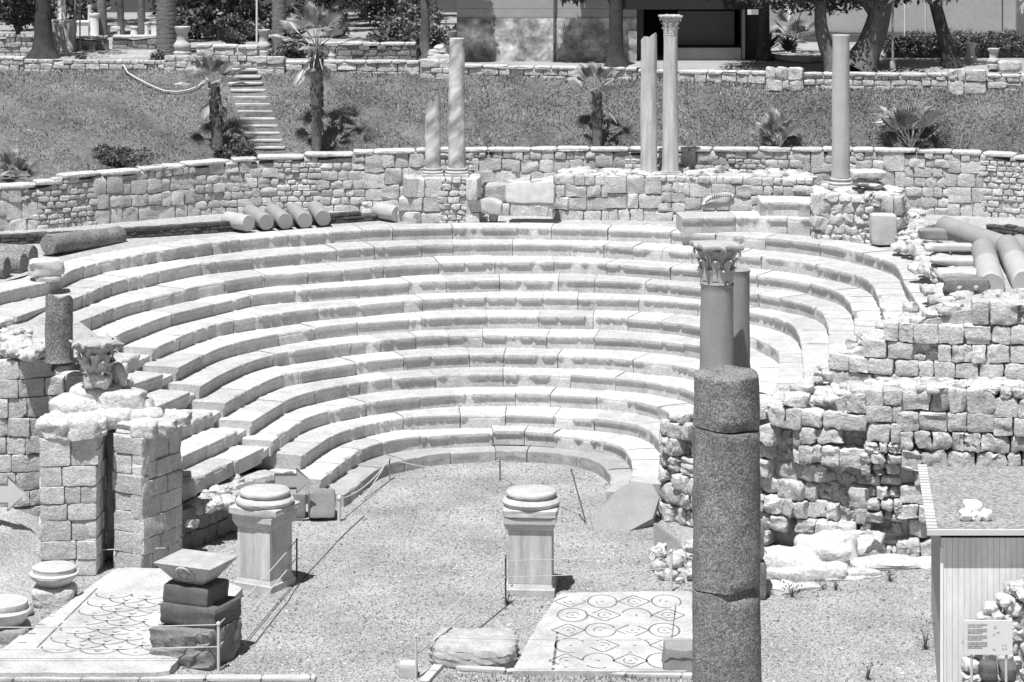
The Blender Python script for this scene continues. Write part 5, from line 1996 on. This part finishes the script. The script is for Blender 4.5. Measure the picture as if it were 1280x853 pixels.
for xx in (929,):
    mb = MB()
    xq = A(xx, 0, Yk).x
    box(mb, (xq, Yk - .1, GZ), (.12, .12, 4), 0, 1)
    mb.build('post', 'steel', kd, smooth=False)
mb = MB()
xa, xb_ = A(931, 0, Yk).x, A(951, 0, Yk).x
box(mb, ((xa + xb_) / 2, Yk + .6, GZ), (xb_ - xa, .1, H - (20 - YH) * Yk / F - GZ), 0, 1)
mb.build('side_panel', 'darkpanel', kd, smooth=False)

Yw = 113.0
x0, x1 = A(940, 0, Yw).x, A(1420, 0, Yw).x
lwall = thing('long_wall', ((x0 + x1) / 2, Yw, GZ), 'long pale rendered wall behind the hedge at the right', 'wall')
mb = MB()
zl_ = H - (41 - YH) * Yw / F
box(mb, ((x0 + x1) / 2, Yw, GZ - .1), (x1 - x0, .4, zl_ - GZ + .08), 0, 1.0)
mb.build('lower_band', 'plaster', lwall, smooth=False)
mb = MB()
box(mb, ((x0 + x1) / 2, Yw + .05, zl_ + .05), (x1 - x0, .4, 4), 0, 1.05)
mb.build('upper_band', 'plaster', lwall, smooth=False)
mb = MB()
tube(mb, [(x0 + (x1 - x0) * f, Yw - .28, zl_ + .02 + .015 * sin(f * 40)) for f in np.linspace(0, 1, 40)], .055, 6)
mb.build('pipe', 'oldwood', lwall)
mb = MB()
p = gp(1276, 66)
box(mb, (p.x, p.y, GZ), (.35, .3, 2.6), 0, 1)
tag(mb.build('gate_post', 'white', smooth=False), 'white gate post at the upper right edge', 'post')

# curved low planter edge with agaves before the long wall
mb = MB()
pts = []
for x, y in ((952, 62), (955, 69), (962, 74), (985, 78), (1010, 79.5), (1030, 78)):
    pts.append(gp(x, y) + Vector((0, 0, .12)))
tube(mb, pts, .12, 8)
tag(mb.build('planter_edge', 'plaster'), 'curved pale planter edging beside the kiosk', 'planter')


def agave(p, r, n, label):
    root = thing('agave', p, label, 'plant', 'spiky plants by the kiosk')
    mb = MB()
    for k in range(n):
        a, e = k * 2.4, U(.25, 1.3)
        d = Vector((cos(a) * cos(e), sin(a) * cos(e), sin(e)))
        s_ = d.cross(Vector((0, 0, 1))).normalized() * r * .07
        tip = p + d * r * U(.8, 1.1) - Vector((0, 0, .1 * r))
        md = p + d * r * .5 + Vector((0, 0, .06))
        mb.add([p[:], (md + s_)[:], tip[:], (md - s_)[:]], [(0, 1, 2, 3)], U(.7, 1.5))
    mb.build('leaves', 'leaf_lt', root, smooth=False)


agave(gp(960, 70) + Vector((0, 0, .2)), 1.0, 46, 'spiky agave close to the kiosk side panel')
agave(gp(985, 72) + Vector((0, 0, .2)), .8, 34, 'spiky plant in the planter before the pale wall')
p = gp(992, 66)
fan_palm(p, .5, .1, .1, 12, .7, .9, 'fan palm leaves spreading against the pale wall by the kiosk', updirs=(1.3, .0))


# ------------------------------------------------------------------ GARDEN OBJECTS: pots, column pieces, bench
def urn(p, h, r, label, material='carved'):
    mb = MB()
    lathe(mb, p, [(r * 1.0, 0), (r * 1.05, h * .2), (r * .8, h * .24), (r * .85, h * .3), (r * 1.0, h * .36), (r * .95, h * .46), (r * .7, h * .52), (r * .6, h * .6), (r * .66, h * .66), (r * .62, h * .76), (r * .85, h * .9), (r * .95, h * .93), (r * .95, h)], 26, 1.0, None, .01)
    tag(mb.build('stone_urn', material), label, 'urn', 'stone urns of the garden')


urn(G(228, 73, GZ + .02), 1.22, .33, 'carved stone urn on the garden wall right of the thick palm')
urn(G(330, 71, GZ + .02), 1.05, .27, 'carved stone urn between the pole and the ringed palm trunk')
urn(G(415, 76, GZ), .5, .14, 'slim pale baluster behind the garden wall by the slender palm')
urn(G(1213, 86, GZ - .2), .98, .24, 'stone pot on the block-built pier under the leaning trunk')
urn(G(1242, 86, GZ), .75, .22, 'pale pot right of the stone pot on the pier')
for k, (x, y, r, h, lab) in enumerate(((77, 24, .17, .9, 'short pale column piece standing on the far left wall block'), (118, 48, .2, 1.05, 'thick white column drum behind the far low wall'), (112, 48, .08, 1.4, 'thin white pipe-like column beside the thick drum'),
                                      (168, 46, .17, .42, 'short leaning white drum by the stone bench'), (183, 46, .13, .6, 'slim white drum left of the thick palm trunk'), (194, 45, .2, .6, 'tapered white drum touching the thick palm trunk'))):
    p = G(x, y, GZ) if k else A(77, 24, 108)
    mb = MB()
    lathe(mb, p, [(r * 1.1, 0), (r, .04), (r * .95, h * .9), (r * 1.15, h * .93), (r * 1.15, h)], 20)
    tag(mb.build('column_drum', 'white'), lab, 'column piece', 'column pieces standing in the garden')
p = G(142, 46, GZ)
mb = MB()
box(mb, (p.x, p.y, GZ + .32), (.62, .4, .12), 0, 1, .01)
for s_ in (-1, 1):
    box(mb, (p.x + s_ * .24, p.y, GZ), (.12, .35, .32), 0, .8)
tag(mb.build('stone_bench', 'white', smooth=False), 'small white stone bench on the far low wall', 'bench')
# far walls at the left
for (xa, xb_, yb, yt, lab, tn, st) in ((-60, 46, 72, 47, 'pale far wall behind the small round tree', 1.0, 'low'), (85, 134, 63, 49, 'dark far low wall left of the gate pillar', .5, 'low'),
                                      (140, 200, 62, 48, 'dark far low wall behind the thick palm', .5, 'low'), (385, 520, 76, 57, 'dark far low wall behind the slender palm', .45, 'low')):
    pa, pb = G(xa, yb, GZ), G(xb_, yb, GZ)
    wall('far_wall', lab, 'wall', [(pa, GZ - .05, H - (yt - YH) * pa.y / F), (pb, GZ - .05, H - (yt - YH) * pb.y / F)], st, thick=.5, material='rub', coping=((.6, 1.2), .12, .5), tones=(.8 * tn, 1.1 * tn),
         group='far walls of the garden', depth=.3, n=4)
p = G(75, 50, GZ)
mb = MB()
Yq = 108
c0, c1 = A(62, 47, Yq), A(92, 25, Yq)
box(mb, ((c0.x + c1.x) / 2, Yq, GZ), (c1.x - c0.x, .6, c1.z - GZ), 0, 1, .02)
tag(mb.build('wall_block', 'rub', smooth=False), 'pale block of masonry under the short column piece at the left', 'masonry')
for (x, w_, yt, lab) in ((104, 14, 26, 'white plinth with a moulded top beside the twin poles'),):
    p = G(x, 48, GZ)
    mb = MB()
    hq = H - (yt - YH) * p.y / F - GZ
    box(mb, (p.x, p.y, GZ), (w_ * p.y / F, .4, hq * .9), 0, 1, .02)
    box(mb, (p.x, p.y, GZ + hq * .9), (w_ * p.y / F * 1.15, .5, hq * .1), 0, 1, .01)
    tag(mb.build('plinth', 'white', smooth=False), lab, 'plinth')
p = G(79, 64, GZ)
mb = MB()
box(mb, (p.x, p.y, GZ), (.5, .5, .62), 0, .8, .02)
tag(mb.build('gate_pillar', 'rub', smooth=False), 'square stone gate pillar left of the twin poles', 'pillar')
for x, yb, r, lab, mt in ((94, 64, .035, 'left one of the twin grey poles', 'steel'), (100, 64, .03, 'right one of the twin grey poles', 'steel'), (321, 72, .04, 'tall white pole right of the dark shrub', 'white'),
                          (1116, 86, .045, 'grey lamp pole before the hedge, right of the twisted tree', 'steel'), (1157, 70, .04, 'pale pole rising from the hedge left of the leaning trunk', 'offwhite'), (1131, 66, .035, 'white pole at the left end of the hedge', 'white'),
                          (1253, 62, .035, 'thin dark pole on a white foot before the long pale wall', 'oldwood')):
    p = G(x, yb, GZ)
    root = thing('pole', p, lab, 'pole', 'poles of the garden')
    mb = MB()
    tube(mb, [p - Vector((0, 0, .05)), p + Vector((0, 0, 5))], r, 8)
    mb.build('shaft', mt, root)
    mb = MB()
    lathe(mb, p, [(r * 2.6, 0), (r * 2.4, .25), (r * 1.2, .3)], 10)
    mb.build('foot', 'white' if x == 1253 else mt, root)
mb = MB()
c = G(1262, 88, GZ)
stone(mb, (c.x, c.y, c.z + .15), (.85, .5, .42), 5, .06, None, 6, .9)
tag(mb.build('stone_block', 'rub'), 'pale broken block on the ground right of the two pots', 'stone block')
mb = MB()
c = G(553, 77, GZ)
for (dx, dz, s3) in ((0, .15, (1.1, .6, .45)), (.1, .45, (.7, .5, .4)), (-.3, .35, (.5, .5, .3))):
    stone(mb, (c.x + dx, c.y, c.z + dz), s3, 4, .08, None, 6, 1.1)
tag(mb.build('carved_fragment', 'carved'), 'heap of carved marble on the wall left of the veined column', 'stone fragment')
mb = MB()
c = G(566, 76, GZ)
lathe(mb, c, [(.16, 0), (.15, .9), (.22, .95), (.22, 1.1)], 16)
tag(mb.build('column_drum', 'carved'), 'small white column piece just behind the top of the veined column', 'column piece', 'column pieces standing in the garden')

# weeds on the gravel
for x, y, s_, lab in ((990, 747, .35, 'dry weed at the foot of the pale bedrock footing'), (1157, 812, .5, 'tall dry weed before the shed'), (1085, 850, .4, 'dry weed at the bottom edge of the gravel'), (1113, 727, .25, 'small weed tuft right of the bedrock footing'),
                      (1045, 738, .22, 'weed tuft in the middle of the gravel strip'), (634, 755, .3, 'dark tuft of weeds at the left foot of the right pedestal'), (1028, 737, .22, 'low weed tuft just right of the tall dry one')):
    p = G(x, y)
    mb = MB()
    for k in range(26):
        a, e = U(0, 6.28), U(.5, 1.5)
        d = Vector((cos(a) * cos(e), sin(a) * cos(e), sin(e)))
        q = p + d * s_ * U(.6, 1.4)
        sd = Vector((-sin(a), cos(a), 0)) * .012
        mb.add([(p - sd)[:], (p + sd)[:], q[:]], [(0, 1, 2)], U(.6, 1.3))
        if random.random() < .5:
            leaf_cloud(mb, q, (.05, .05, .05), 4, .06, 1)
    tag(mb.build('weed', 'leaf_lt', smooth=False), lab, 'weed', 'weeds growing in the gravel')
